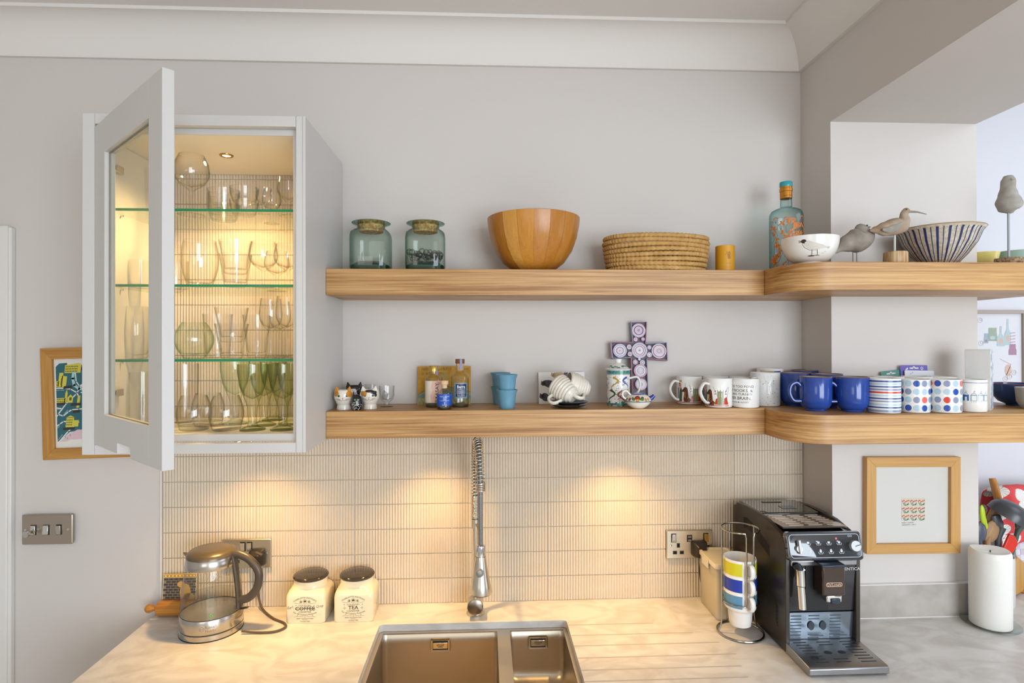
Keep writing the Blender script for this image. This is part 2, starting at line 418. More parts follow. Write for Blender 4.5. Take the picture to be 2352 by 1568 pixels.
# ---- worktop with the sink cut-out and drainer grooves
stone = None
m, t, b = nodes('worktop_stone'); N = t.nodes.new; L = t.links.new; tc = N('ShaderNodeTexCoord')
n1 = N('ShaderNodeTexNoise'); n1.inputs['Scale'].default_value = 9; n1.inputs['Detail'].default_value = 8; n1.inputs['Distortion'].default_value = 1.6
mpn = N('ShaderNodeMapping'); mpn.inputs['Scale'].default_value = (0.8, 1.4, 1.4); mpn.inputs['Rotation'].default_value = (0, 0, 0.35); L(tc.outputs['Object'], mpn.inputs['Vector']); L(mpn.outputs['Vector'], n1.inputs['Vector'])
r1 = N('ShaderNodeValToRGB'); e = r1.color_ramp.elements; e[0].position = 0.34; e[0].color = lin('#cbc5be') + (1,); e[1].position = 0.60; e[1].color = lin('#e0ddd8') + (1,)
x = e.new(0.44); x.color = lin('#d3cec8') + (1,)
L(n1.outputs['Fac'], r1.inputs['Fac']); L(r1.outputs['Color'], b.inputs['Base Color']); b.inputs['Roughness'].default_value = 0.3
stone = m
SX0, SX1, SY0, SY1 = -0.3065, 0.2335, -0.545, -0.134
YFR = -0.625; XE = 2.6; XL = -0.9885
wt = thing('worktop', 'pale stone worktop with drainer grooves, set around the steel sink', 'worktop', (0, 0, 0))
bm = bmesh.new()
outer = [(XL, YFR), (XE, YFR), (XE, YF), (XR, YF), (XR, YN), (XC, YN), (XC, WY - 0.001), (XL, WY - 0.001)]
hole = [(x, y) for x, y, _ in rrect(SX0, SX1, SY0, SY1, 0.012, 0)]
for z in (ZC, ZC - 0.02):
    lo = [bm.verts.new((x, y, z)) for x, y in outer]; lh = [bm.verts.new((x, y, z)) for x, y in hole]
    es = [bm.edges.new((l[i], l[(i + 1) % len(l)])) for l in (lo, lh) for i in range(len(l))]
    bmesh.ops.triangle_fill(bm, edges=es, use_beauty=True)
    if z == ZC: top = (lo, lh)
for A, B in zip(top, (lo, lh)):
    for i in range(len(A)): bm.faces.new((A[i], A[(i + 1) % len(A)], B[(i + 1) % len(A)], B[i]))
bmesh.ops.recalc_face_normals(bm, faces=bm.faces)
me = bpy.data.meshes.new('slab'); bm.to_mesh(me); bm.free(); me.materials.append(stone)
so = bpy.data.objects.new('slab', me); COL.objects.link(so); so.parent = wt
# grooves: shallow channels read as slim V-cut strips along the drainer
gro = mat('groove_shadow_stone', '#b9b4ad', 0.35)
for (xa, ya, xb, yb) in ((1318, 1435, 1500, 1430), (1320, 1459, 1590, 1450), (1326, 1483, 1650, 1472), (1330, 1511, 1690, 1500), (1340, 1539, 1705, 1531), (1347, 1565, 1725, 1563)):
    A = PZ(xa, ya, ZC); B = PZ(xb, yb, ZC); yy = A.y
    G().loft([[(SX1 + 0.001, yy - 0.0028, ZC + 0.0001), (SX1 + 0.001, yy, ZC - 0.0006), (SX1 + 0.001, yy + 0.0028, ZC + 0.0001), (SX1 + 0.001, yy, ZC + 0.0005)], [(B.x, yy - 0.0022, ZC + 0.0001), (B.x, yy, ZC - 0.0002), (B.x, yy + 0.0022, ZC + 0.0001), (B.x, yy, ZC + 0.0002)]], 0).obj('drainer_groove', gro, wt)
G().box(XC + 0.0, XR + 0.0, YN - 0.013, YN - 0.0005, ZC, 1.0035).obj('upstand', mat('upstand_stone', '#bdb6af', 0.35, noise=(14, 0.16, '#a79f97')), None, bevel=0.001)
tag(bpy.data.objects['upstand'], 'low stone upstand along the wall end behind the candle', 'upstand')
for z_ in (ZC + .0002, 1.0036): G().box(XC, XR, YN - .0150 if z_ < .95 else YN - .0125, YN - (.0131 if z_ < .95 else .0006), z_, z_ + .0022).obj('sealant', mat('sealant_white', '#e8e6e2', .4), bpy.data.objects['upstand'])
base = G().box(-0.972, XE, -0.58, -0.13 + 0.13, 0.1, 0.63).box(-0.972, -0.36, -0.58, 0.0, 0.63, ZC - 0.0205).box(0.30, XE, -0.58, -0.16, 0.63, ZC - 0.0205)
bo = base.obj('base_cabinet', mat('base_cabinet_paint', '#b9bdbf', 0.5)); struct(bo)

# ---- inset double-bowl sink
steel = brushed('sink_steel', '#cbbfac', 0.36, (1, 1, 60), 0.10)
sk = thing('sink', 'undermounted stainless steel double sink below the spring tap', 'sink', (0, 0, ZC - 0.0205))
def bowl(x0, x1, y0, y1, dep, nm):
    R = []; r = 0.016
    for dz, ins, rr in ((0.0, -0.004, r + .004), (-0.003, 0.0, r), (-0.03, 0.0005, r), (-dep + 0.03, 0.002, r), (-dep + 0.012, 0.0045, r), (-dep + 0.004, 0.011, r), (-dep, 0.022, r)):
        R.append(rrect(x0 + ins, x1 - ins, y0 + ins, y1 - ins, rr, dz, 6))
    return G().loft(R, 0, False, True).obj(nm, steel, sk, ang=60)
BX = (-0.2985, 0.0355, 0.0635, 0.2265); BY = (-0.535, -0.1425)
bowl(BX[0], BX[1], BY[0], BY[1], 0.19, 'main_bowl'); bowl(BX[2], BX[3], BY[0] + 0.06, BY[1], 0.138, 'half_bowl')
fl = G()
for a, b_, c, d in ((SX0 - .012, BX[0] + .004, BY[0] - .02, SY1 + .012), (BX[1] - .004, BX[2] + .004, BY[0] - .02, SY1 + .012), (BX[3] - .004, SX1 + .012, BY[0] - .02, SY1 + .012), (BX[0] + .004, BX[1] - .004, BY[1] - .004, SY1 + .012), (BX[2] + .004, BX[3] - .004, BY[1] - .004, SY1 + .012), (BX[0] + .004, BX[1] - .004, BY[0] - .02, BY[0] + .004), (BX[2] + .004, BX[3] - .004, BY[0] - .02, BY[0] + .064)):
    fl.box(a, b_, c, d, -0.003, 0.0)
fl.obj('flange', brushed('flange_steel', '#c9c0b4', 0.35, (60, 2, 2), 0.1), sk)
chrome = mat('chrome', '#dcdad6', 0.08, 1.0)
dark = mat('dark_gap', '#120f0d', 0.6)
for xa, xb, za, zb in ((-0.1608, -0.1024, 0.8697, 0.8321), (0.1208, 0.1775, 0.8701, 0.8322)):
    cx = (xa + xb) / 2; cz = (za + zb) / 2 - (ZC - 0.0205); y = BY[1] - 0.002
    ov = G().loft([rrect(-.029, .029, -.019, .019, .005, 0), rrect(-.028, .028, -.018, .018, .005, .003), rrect(-.024, .024, -.014, .014, .003, .0035)], 0).obj('overflow_plate', chrome, sk, (cx, y, cz), (PI / 2, 0, 0))
    G().box(-.022, .022, -.0125, .0125, .0034, .0042).obj('slot', dark, ov)
    c = G().box(-.021, .021, -.0085, .0085, .0042, .0062).obj('overflow_cover', chrome, ov, bevel=0.0008)
    decal('print', text('GROHE', 0.0065, 0, 0.002, 0, bold=0.01) + ell(0, -0.003, 0.008, 0.0018, 1), [ink('#3a2c20'), ink('#8a7f72')], lambda u, v, d: (u, v, 0.0062 + d), ov)

# ================================================================== glazed wall cabinet
cabp = mat('cabinet_paint', '#d2cfcb', 0.42)
cream = mat('cabinet_inside', '#f2eadb', 0.5)
clear = glass('clear_glass', '#fefefe', '#c2c6b8', 1.2, 0.0, 3.0)
pane_g = glass('pane_glass', '#fdfdfb', '#f2f4ee', 0.7, 0.0, 1.5)
green_edge = mat('glass_edge_green', '#1f8a5c', 0.15, spec=0.6)
CX0, CX1, CY, CZ0, CZ1 = -0.9757, -0.4428, -0.372, 1.4475, 2.2764
cab = thing('wall_cabinet', 'grey painted wall cabinet with open glazed door and warm light inside', 'cabinet', ((CX0 + CX1) / 2, 0, CZ0))
ox = (CX0 + CX1) / 2
def cpart(nm, x0, x1, y0, y1, z0, z1, m=cabp, bev=0.0012, par=cab):
    return G().box(x0 - ox, x1 - ox, y0, y1, z0 - CZ0, z1 - CZ0).obj(nm, m, par, bevel=bev)
cpart('side_panel', CX0, CX0 + 0.0175, CY + 0.0205, WY - 0.01, CZ0, CZ1)
cpart('side_panel', CX1 - 0.0075, CX1, CY + 0.0, WY - 0.01, CZ0, CZ1)
cpart('stile', CX0, CX0 + 0.0290, CY, CY + 0.020, CZ0, CZ1)
cpart('stile', CX1 - 0.0233, CX1 - 0.0077, CY, CY + 0.020, CZ0, CZ1)
cpart('rail', CX0 + 0.0295, CX1 - 0.0238, CY, CY + 0.020, 2.2500, CZ1)
cpart('rail', CX0 + 0.0295, CX1 - 0.0238, CY, CY + 0.020, CZ0, 1.4720)
IX0, IX1, IY, IZ0, IZ1 = -0.9535, -0.4800, -0.345, 1.4905, 2.2360
cpart('carcass_top', CX0 + 0.018, CX1 - 0.008, IY, WY - 0.010, IZ1, IZ1 + 0.018, cream)
cpart('carcass_bottom', CX0 + 0.018, CX1 - 0.008, IY, WY - 0.010, IZ0 - 0.018, IZ0, cream)
cpart('carcass_side', CX0 + 0.018, IX0, IY, WY - 0.010, IZ0, IZ1, cream)
cpart('carcass_side', IX1, CX1 - 0.008, IY, WY - 0.010, IZ0, IZ1, cream)
cpart('front_lipping', CX0 + 0.018, CX1 - 0.008, IY - 0.0025, IY - 0.0002, IZ1 - 0.0005, IZ1 + 0.018, cabp, None)
cpart('front_lipping', CX0 + 0.018, CX1 - 0.008, IY - 0.0025, IY - 0.0002, IZ0 - 0.018, IZ0 + 0.0005, cabp, None)
cpart('front_lipping', IX1 - 0.0005, CX1 - 0.008, IY - 0.0025, IY - 0.0002, IZ0, IZ1, cabp, None)
cpart('front_lipping', CX0 + 0.018, IX0 + 0.0005, IY - 0.0025, IY - 0.0002, IZ0, IZ1, cabp, None)
GZ = (2.0598, 1.8672, 1.6771)
for z in GZ:
    s_ = cpart('glass_shelf', IX0 + 0.002, IX1 - 0.002, -0.309, -0.020, z - 0.0066, z - 0.0001, glass('shelf_glass', '#fefefe', '#f2faf4', 0.7, 0.0, 3.0), None)
    cpart('polished_edge', IX0 + 0.002, IX1 - 0.002, -0.3112, -0.309, z - 0.0066, z - 0.0001, green_edge, None, s_).matrix_parent_inverse = Matrix.Identity(4)
    for yy in (-0.26, -0.06):
        for xx in (IX0, IX1 - 0.007): G().lathe([(0, 0), (.0025, 0), (.0025, .007), (0, .007)], 10).obj('shelf_pin', chrome, cab, (xx - ox, yy, z - 0.0095 - CZ0), (0, PI / 2, 0))
lt = G().lathe([(0.0, -.001), (.011, -.001), (.012, -.0035), (.0165, -.0035), (.018, -.001), (.018, 0)], 28).obj('downlight', mat('brass_ring', '#c69a4a', 0.2, 1.0), cab, (-0.713 - ox, -0.19, IZ1 - CZ0))
G().lathe([(0, -.0016), (.0105, -.0016), (.0105, -.0004)], 24).obj('lens', mat('lamp_lens', '#fff2d0', 0.4, emit='#ffe9b8', es=9.0), lt)
spot('cabinet_lamp', (-0.713, -0.205, IZ1 - 0.008), 20.0, 146, 1.0, (1.0, 0.68, 0.30), 0.012, (0, -.12, -1))
# hinges on the left inner side
nickel = mat('nickel', '#d8ccb4', 0.35, .8)
for z in (2.165, 1.590):
    h = G().box(0, .0022, -.0075, .0075, -.030, .030).obj('hinge', nickel, cab, (IX0 - ox, IY + 0.030, z - CZ0), bevel=0.001)
    G().box(.002, .0125, -.006, .050, -.008, .010).obj('hinge_arm', nickel, h, bevel=0.0015)
    G().box(.0125, .0132, .008, .016, -.004, .006).obj('stamp', mat('hinge_stamp', '#54504a', 0.4, 0.8), h)
    for q in (-.02, .022): G().lathe([(0, 0), (.0042, 0), (.004, .0012), (0, .0014)], 12).obj('screw', chrome, h, (.0022, 0, q), (0, PI / 2, 0))
# open inset door, hinged on the left, swung out about 44 degrees
DW, DT, DZ0, DZ1 = 0.459, 0.022, 1.4728, 2.2430
door = bpy.data.objects.new('door', None); COL.objects.link(door); door.parent = cab; door.empty_display_size = .02
door.location = (-0.9460 - ox, -0.372, DZ0 - CZ0); door.rotation_euler = (0, 0, math.atan2(-0.691, 0.723)); door['label'] = 'open glazed door'
DH = DZ1 - DZ0; a0, a1, b0, b1 = 0.082, 0.383, 1.551 - DZ0, 2.164 - DZ0
G().box(0, a0, 0, DT, 0, DH).obj('door_stile', cabp, door, bevel=.0012)
G().box(a1, DW, 0, DT, 0, DH).obj('door_stile', cabp, door, bevel=.0012)
G().box(a0, a1, 0, DT, b1, DH).obj('door_rail', cabp, door)
G().loft([[(x, 0, z) for x, z in ((a0, 0), (.180, 0), (.180, .0235), (.2705, .0235), (.2705, 0), (a1, 0), (a1, b0), (a0, b0))], [(x, DT, z) for x, z in ((a0, 0), (.180, 0), (.180, .0235), (.2705, .0235), (.2705, 0), (a1, 0), (a1, b0), (a0, b0))]], 0).obj('door_rail', cabp, door)
G().box(a0, a1, .010, .014, b0, b1).obj('pane', pane_g, door)
gs = mat('pane_seal', '#8f8a80', 0.6)
g = G(); w = .0018
for x0, x1, z0, z1 in ((a0, a0 + w, b0, b1), (a1 - w, a1, b0, b1), (a0, a1, b0, b0 + w), (a0, a1, b1 - w, b1)): g.box(x0, x1, .0085, .0098, z0, z1)
g.obj('seal', gs, door)

# ---- glasses inside the cabinet
amber = clear
def wine(r, h, name='wine_glass', stem=0.42, rim=0.72, gm=None, foot=0.78):
    gm = gm or clear; hb = h * (1 - stem); z0 = h * stem
    g = G(); out = [(0, 0), (r * foot, 0), (r * foot, .0012), (r * .35, .0035), (.0045, .008), (.0038, z0 * .6), (.0048, z0 - .004), (r * .3, z0 + hb * .04), (r * .7, z0 + hb * .17), (r * .95, z0 + hb * .36), (r, z0 + hb * .52), (r * .93, z0 + hb * .76), (r * rim, h), (r * rim - .0012, h), (r * .91, z0 + hb * .74), (r * .97, z0 + hb * .5), (r * .92, z0 + hb * .36), (r * .66, z0 + hb * .19), (0, z0 + hb * .08)]
    return g.lathe(out, 28).obj(name, gm)
def tumbler(r0, r1, h, name='tumbler', bulge=0.0, base=0.008, gm=None, flutes=0, fz=(0.15, 0.62)):
    gm = gm or clear; t = .0016; P = [(0, 0), (r0 * .9, 0), (r0, .002)]
    for k in range(1, 9): q = k / 8; P.append((r0 + (r1 - r0) * q + bulge * math.sin(PI * q) , .002 + (h - .002) * q))
    I = [(r - t - (.0012 if flutes and z < h * fz[1] else 0), z) for r, z in P[3:]][::-1]
    P += [(P[-1][0] - t, h)] + I[1:] + [(r0 - t * 2, base + .002), (0, base)]
    md = None
    if flutes: md = lambda a, z: 1 - (0.05 * abs(math.sin(flutes * a / 2)) if h * fz[0] < z < h * fz[1] + .001 else 0)
    return G().lathe(P, flutes * 4 if flutes else 28, mod=md).obj(name, gm)
def goblet(r, h, gm, name='goblet'):
    z0 = h * .36
    P = [(0, 0), (r * .86, 0), (r * .88, .003), (r * .6, .007), (.013, .012), (.0105, .02), (.0115, z0 * .6), (.0125, z0 * .92), (.017, z0 + .012), (r * .62, z0 + h * .16), (r * .86, z0 + h * .3), (r, h * .86), (r * 1.02, h), (r * 1.02 - .0014, h), (r * .98, h * .86), (r * .82, z0 + h * .3), (r * .56, z0 + h * .17), (.008, z0 + .022), (0, z0 + .018)]
    return G().lathe(P, 30).obj(name, gm)
def put(o, px, Y, z, label, cat='glass', group=None, rz_=0.0):
    p = PY(px, 784, Y); o.location = (p.x, Y, z); o.rotation_euler = (0, 0, rz_); return tag(o, label, cat, group)
T, S2, S3, S4 = GZ[0], GZ[1], GZ[2], IZ0
gg = glass('green_goblet_glass', '#f7f9ef', '#8fac76', 1.2, 0.0, 2.6)
gp = glass('pale_green_glass', '#fcfefb', '#b4d4be', 1.2, 0.0, 3.0)
put(wine(.0445, .160, rim=.70), 440, -.235, T, 'large round wine glass on the top glass shelf, nearest the open door')
for k in range(4):
    o = G().lathe([(0, 0), (.030, 0), (.033, .003), (.040, .030), (.0425, .045), (.0410, .045), (.0385, .030), (.0315, .005), (0, .004)], 28).obj('glass_ramekin', clear)
    put(o, 514, -.165, T + k * .0135, ['lowest', 'second lowest', 'second highest', 'topmost'][k] + ' glass ramekin of the stack on the top glass shelf', 'ramekin', 'ramekins stacked in the cabinet')
for k in range(2):
    g = G().lathe([(0, 0), (.026, 0), (.029, .003), (.035, .022), (.0365, .040), (.0350, .040), (.0335, .022), (.0275, .004), (0, .003)], 28)
    g.tube([(-.034, 0, .033), (-.046, 0, .034), (-.051, 0, .024), (-.046, 0, .013), (-.031, 0, .010)], .0028, 8)
    put(g.obj('glass_cup', clear), 561, -.235, T + k * .034, ('upper' if k else 'lower') + ' glass cup with loop handle, of the two stacked on the top shelf', 'cup', 'handled glass cups', -0.35)
put(wine(.0200, .068, 'liqueur_glass', .36, 1.0), 606, -.255, T, 'small liqueur glass with short stem at the right of the top shelf')
put(wine(.0265, .098, 'sherry_glass', .36, .80), 624, -.13, T, 'sherry glass standing behind the small liqueur glass')
put(wine(.0300, .106, 'port_glass', .38, .85), 663, -.225, T, 'stemmed glass against the right side of the top shelf')
put(tumbler(.017, .027, .150, 'tall_glass'), 330, -.135, T, 'tall flared glass seen through the door pane on the top shelf')
put(tumbler(.030, .030, .135, 'highball'), 392, -.095, S2, 'tall straight highball glass on the second shelf behind the door edge')
put(tumbler(.031, .031, .078, 'short_tumbler'), 404, -.18, S2, 'short straight tumbler on the second shelf behind the door edge')
put(tumbler(.030, .040, .122, 'stemless_glass', .011), 459, -.245, S2, 'large stemless wine glass on the second shelf')
for k in range(2): put(tumbler(.028, .041, .088, 'ridged_tumbler', 0, .012, None, 12), 541, -.235, S2 + k * .036, ('upper' if k else 'lower') + ' ridged tumbler of the stacked pair on the second shelf', 'glass', 'ridged tumblers in the cabinet')
put(wine(.0375, .122, 'goblet', .38, .80), 605, -.235, S2, 'round wine goblet beside the ridged tumblers on the second shelf')
put(wine(.0350, .115, 'goblet', .40, .80), 660, -.24, S2, 'round wine goblet against the right side of the second shelf')
put(wine(.0350, .115, 'goblet', .40, .80), 636, -.115, S2, 'round wine goblet at the back of the second shelf')
put(tumbler(.026, .030, .075, 'small_tumbler'), 322, -.20, S2, 'small tumbler seen through the door pane on the second shelf')
put(tumbler(.026, .029, .096, 'bowl_tumbler', .021, .010, gp), 446, -.245, S3, 'rounded green-tinted tumbler on the third shelf')
for k in range(2): put(tumbler(.0265, .042, .092, 'ridged_tumbler', 0, .014, None, 9), 532, -.245, S3 + k * .043, ('upper' if k else 'lower') + ' ridged tumbler of the stacked pair on the third shelf', 'glass', 'ridged tumblers in the cabinet')
put(tumbler(.033, .040, .125, 'water_glass'), 500, -.10, S3, 'plain water glass behind the stacked tumblers on the third shelf')
put(tumbler(.025, .038, .120, 'ridged_tumbler', 0, .012, None, 12), 590, -.15, S3, 'ridged tumbler standing behind to the right of the stacked pair', 'glass', 'ridged tumblers in the cabinet')
put(wine(.0300, .160, 'wine_glass', .45, .86), 622, -.235, S3, 'slim wine glass with long stem on the third shelf')
put(wine(.0300, .164, 'wine_glass', .45, .86), 660, -.262, S3, 'slim wine glass against the right side of the third shelf')
put(wine(.0300, .160, 'wine_glass', .45, .86), 643, -.13, S3, 'slim wine glass behind the other two on the third shelf')
put(tumbler(.028, .036, .140, 'vase_glass', .012), 312, -.20, S3, 'tall rounded glass seen through the door pane on the third shelf')
put(tumbler(.034, .031, .090, 'rocks_tumbler', .010, .012), 446, -.265, S4, 'stout rounded tumbler at the front left of the cabinet floor')
put(tumbler(.034, .031, .090, 'rocks_tumbler', .010, .012), 520, -.270, S4, 'stout rounded tumbler beside the green goblets on the cabinet floor')
put(tumbler(.034, .031, .090, 'rocks_tumbler', .010, .012), 478, -.185, S4, 'stout rounded tumbler behind the front two on the cabinet floor')
put(goblet(.0365, .172, gg), 580, -.275, S4, 'green-stemmed goblet at the front of the cabinet floor, next to the tumblers', 'glass', 'green goblets')
put(goblet(.0365, .172, gg), 650, -.275, S4, 'green-stemmed goblet at the front right corner of the cabinet floor', 'glass', 'green goblets')
put(goblet(.0365, .172, gg), 606, -.185, S4, 'green-stemmed goblet in the second row, between the front two', 'glass', 'green goblets')
put(goblet(.0365, .172, gg), 668, -.17, S4, 'green-stemmed goblet in the second row, against the right side', 'glass', 'green goblets')
put(goblet(.0365, .172, gg), 628, -.078, S4, 'green-stemmed goblet at the very back of the cabinet floor', 'glass', 'green goblets')
put(goblet(.0385, .176, gp), 540, -.155, S4, 'pale goblet with frosted stem behind the stout tumblers')
put(tumbler(.034, .036, .168, 'tall_glass'), 425, -.10, S4, 'tall straight glass behind the left stout tumbler on the cabinet floor')
put(tumbler(.034, .034, .150, 'tall_glass'), 328, -.20, S4, 'tall straight glass seen through the door pane on the cabinet floor')

# ================================================================== oak floating shelves
oak = wood('oak', '#d2a66c', '#966531', 'X', 1.0, 0.42, streak=(2.5, 9, 165), amount=1.15, coarse=(1.2, 3, 26))
def shelf(label, z0, z1, lamps=()):
    s = thing('floating_shelf', label, 'shelf', (0, 0, z0)); h = z1 - z0
    G().box(CX1 + .0005, .7995, -.1925, WY - .0005, 0, h).obj('board', oak, s, bevel=.0012)
    P = [(.80, -.1915), (.80, -.265)]
    for k in range(1, 13):
        a = PI + k / 12 * PI / 2; P.append((.90 + .1 * math.cos(a), -.265 + .1 * math.sin(a)))
    P += [(1.60, -.365), (1.60, YF - .0005), (XR + .0005, YF - .0005), (XR + .0005, YN - .0005), (XC - .0005, YN - .0005), (XC - .0005, WY - .0005), (.80, WY - .0005)]
    G().prism(P, 0, h).obj('corner_board', oak, s, bevel=.0012, ang=25)
    for x in lamps:
        q = G().lathe([(0, -.002), (.022, -.002), (.026, -.0005), (.026, .001)], 24).obj('downlight', chrome, s, (x, -.155, 0))
        G().lathe([(0, -.0026), (.018, -.0026), (.018, -.0015)], 20).obj('lens', MC['lamp_lens'], q)
    return s
ZU, ZL = 1.924, 1.528
shelf('upper oak floating shelf carrying the jars, basket and bowls', 1.851, ZU)
shelf('lower oak floating shelf carrying the mugs and bottles', 1.4525, ZL, (-.148, .405))
spot('shelf_lamp', (-.148, -.155, 1.447), 9.0, 112, 1.0)
spot('shelf_lamp', (.405, -.155, 1.447), 9.0, 112, 1.0)
ld = G().lathe([(0, -.002), (.022, -.002), (.026, -.0005), (.026, .001)], 24).obj('downlight', chrome, cab, (-.665 - ox, -.190, -.0005))
G().lathe([(0, -.0026), (.018, -.0026), (.018, -.0015)], 20).obj('lens', MC['lamp_lens'], ld)
spot('under_cabinet_lamp', (-.665, -.190, 1.442), 10.5, 124, 1.0)

# ================================================================== things on the upper shelf (top at ZU)
def sq_ring(w, z, e=4.5, n=40):
    P = []
    for k in range(n):
        a = 2 * PI * k / n + PI / 4; c, s = math.cos(a), math.sin(a); q = (abs(c) ** e + abs(s) ** e) ** (-1 / e)
        P.append((w * q * c, w * q * s, z))
    return P
jarg = glass('recycled_green_glass', '#eff6f2', '#6c9a86', 1.3, 0.02, 1.6)
cork = mat('cork', '#edc68a', 0.85, noise=(120, 0.12, '#b98448'))
def jar(px, label, beads=False):
    c = PY(px, 784, -.100); j = thing('storage_jar', label, 'jar', (c.x, -.100, ZU), 0.05, 'square green glass jars')
    w = .058; R = [sq_ring(w * .90, .0005), sq_ring(w * .985, .006), sq_ring(w, .02), sq_ring(w, .10), sq_ring(w * .97, .113), sq_ring(w * .86, .1215, 3.2), sq_ring(w * .74, .125, 2.2), sq_ring(.041, .129, 2), sq_ring(.040, .137, 2), sq_ring(.046, .1405, 2), sq_ring(.0555, .1435, 2), sq_ring(.0565, .1455, 2), sq_ring(.0545, .147, 2), sq_ring(.043, .144, 2), sq_ring(.037, .137, 2)]
    G().loft(R, 0, True, False).obj('glass_body', jarg, j, ang=60)
    G().loft([sq_ring(w * .86, .003), sq_ring(w * .96, .006), sq_ring(w * .955, .017), sq_ring(w * .7, .029, 3), sq_ring(w * .25, .034, 2)], 0).obj('thick_base', mat('dark_green_glass', '#123c2c', 0.08, spec=0.8), j)
    G().lathe([(0, .119), (.0345, .119), (.0385, .136), (.040, .148), (.0385, .1505), (0, .1512)], 28).obj('cork_stopper', cork, j)
    return j
jar(853, 'square green glass jar with cork stopper, empty, nearest the cabinet')
j2 = jar(978, 'square green glass jar with cork stopper, holding clear beads')
g = G(); random.seed(3)
for k in range(70):
    x, y = random.uniform(-.046, .046), random.uniform(-.046, .046); r = random.choice((.0045, .006, .008, .0095))
    g.sphere((x, y,   .034 + r + random.uniform(0, .018) * (1 - abs(x) * 8)), r, 0, 10, 6)
bd = g.obj('glass_beads', glass('bead_glass', '#f2f4f0', '#7f8a84', 2.0, 0.0, 1.2), None, j2.location); bd['kind'] = 'stuff'; tag(bd, 'clear glass beads lying inside the second square jar', 'beads')

# laminated wooden salad bowl, one piece per stave
c = PY(1226, 784, -.115); NB = 18
bw = thing('salad_bowl', 'large honey-coloured wooden salad bowl made of joined staves', 'bowl', (c.x, -.115, ZU + .001), 0.1)
prof = [(.042, 0), (.060, .004), (.090, .026), (.113, .060), (.127, .098), (.1345, .135), (.1365, .156), (.1345, .1575), (.1290, .155), (.1215, .115), (.106, .066), (.084, .032), (.052, .014), (.020, .011)]
staves = [wood('stave_%d' % i, a, b, 'Z', 1.3, 0.28, amount=0.7) for i, (a, b) in enumerate((('#cf9038', '#b57326'), ('#bd7e2c', '#a3641d'), ('#d99f4c', '#c08334'), ('#c4853a', '#ab6c28')))]
meshes = {}
for k in range(NB):
    i = random.choice((0, 1, 2, 3))
    if i not in meshes:
        g = G().lathe(prof, 4, a0=0.002, a1=2 * PI / NB - .002); o = g.obj('stave', staves[i], bw, ang=50); meshes[i] = o.data
    else: o = bpy.data.objects.new('stave', meshes[i]); COL.objects.link(o); o.parent = bw
    o.rotation_euler = (0, 0, 2 * PI * k / NB)
G().lathe([(0, .0005), (.0425, .0005), (.0425, .011), (0, .0105)], 28).obj('bowl_base', staves[1], bw)

# coiled seagrass basket, one piece per coil
c = PY(1507, 784, -.1015); bk = thing('basket', 'round coiled straw basket with stitched coils', 'basket', (c.x, -.1015, ZU), 0.0)
straw = mat('straw', '#cfa566', 0.75, noise=(60, 0.25, '#a97c3e')); ys = 0.62
nc = 8
for k in range(nc):
    z = .0078 + k * .0132; R = .142 + .014 * (k / (nc - 1)) ** .8 - (.004 if k == nc - 1 else 0); NN = 300; rings = []
    ph = random.random() * 6; nw = 66 + k
    for i in range(NN):
        a = 2 * PI * i / NN; t = (a * nw / (2 * PI) + ph) % 1.0; q = .0069 * (0.62 + 0.40 * math.sin(PI * t) ** .4)
        zz = z + .0015 * math.sin(2 * a + k)
        rings.append([((R + q * 1.15 * math.cos(2 * PI * m / 8)) * math.cos(a), (R + q * 1.15 * math.cos(2 * PI * m / 8)) * math.sin(a) * ys, zz + q * math.sin(2 * PI * m / 8)) for m in range(8)])
    G().loft(rings + [rings[0]], 0, False, False).obj('coil', straw, bk, ang=70)
G().lathe([(0, .001), (.139, .001), (.139, .008), (0, .008)], 40, sy=ys).obj('basket_base', straw, bk)

# small yellow canister with a drawn monogram
c = PY(1666, 784, -.105); tn = thing('candle_tin', 'small mustard yellow cylinder with a fine line monogram', 'tin', (c.x, -.105, ZU))
G().lathe([(0, 0), (.0272, 0), (.028, .001), (.028, .0815), (.0272, .0825), (.0245, .0825), (.0240, .079), (0, .079)], 40).obj('canister', mat('mustard', '#d79a1c', 0.45), tn)
gold = ink('#b27d14', 0.5); pl = []
for k in range(5):
    pts = [((-.009 + .018 * t) * math.cos(k * .5) * (1 - .3 * t), .052 + .011 * math.sin(t * 6 + k * 1.3)) for t in [i / 14 for i in range(15)]]
    pl += line(pts, .0006)
pl += rect(-.006, .010, .0275, .0283) + rect(-.012, .012, .018, .0183)
decal('print', pl, [ink('#8e6210', 0.5)], on_cyl(.028), tn, .004)

# gin bottle in blue-green glass with orange flowers
c = PY(1807, 784, -.115); gb = thing('gin_bottle', 'tall blue-green glass bottle printed with orange wild flowers', 'bottle', (c.x, -.115, ZU + .0005))
bg = glass('aqua_glass', '#e9f7f5', '#62b0b4', 1.4, 0.0, 1.6)
GR = .0475
G().lathe([(0, .003), (.04, .001), (.0455, 0), (GR, .004), (GR, .168), (.0462, .178), (.0415, .1865), (.030, .1925), (.0195, .1955), (.0165, .199), (.0160, .224), (.0162, .236)], 40).obj('glass_body', bg, gb)
G().lathe([(0, .004), (.0455, .004), (.0455, .012), (0, .010)], 36).obj('thick_base', mat('aqua_base', '#2b8f93', 0.1), gb)
G().lathe([(.0164, .224), (.0172, .225), (.0172, .2445), (.0184, .2455), (.0184, .2545), (.0172, .2555), (.0172, .2595), (0, .2595)], 32).obj('foil_collar', mat('copper_foil', '#c4822c', 0.3, 0.6), gb)
G().lathe([(0, .2595), (.0178, .2595), (.0183, .262), (.0183, .272), (.0172, .2745), (0, .2755)], 32).obj('stopper', mat('teal_stopper', '#2f9aa4', 0.25), gb)
decal('print', scrib(0, .2315, .030, .0032), [ink('#6b3d10')], on_cyl(.0172), gb, .002)
random.seed(11); pl = []
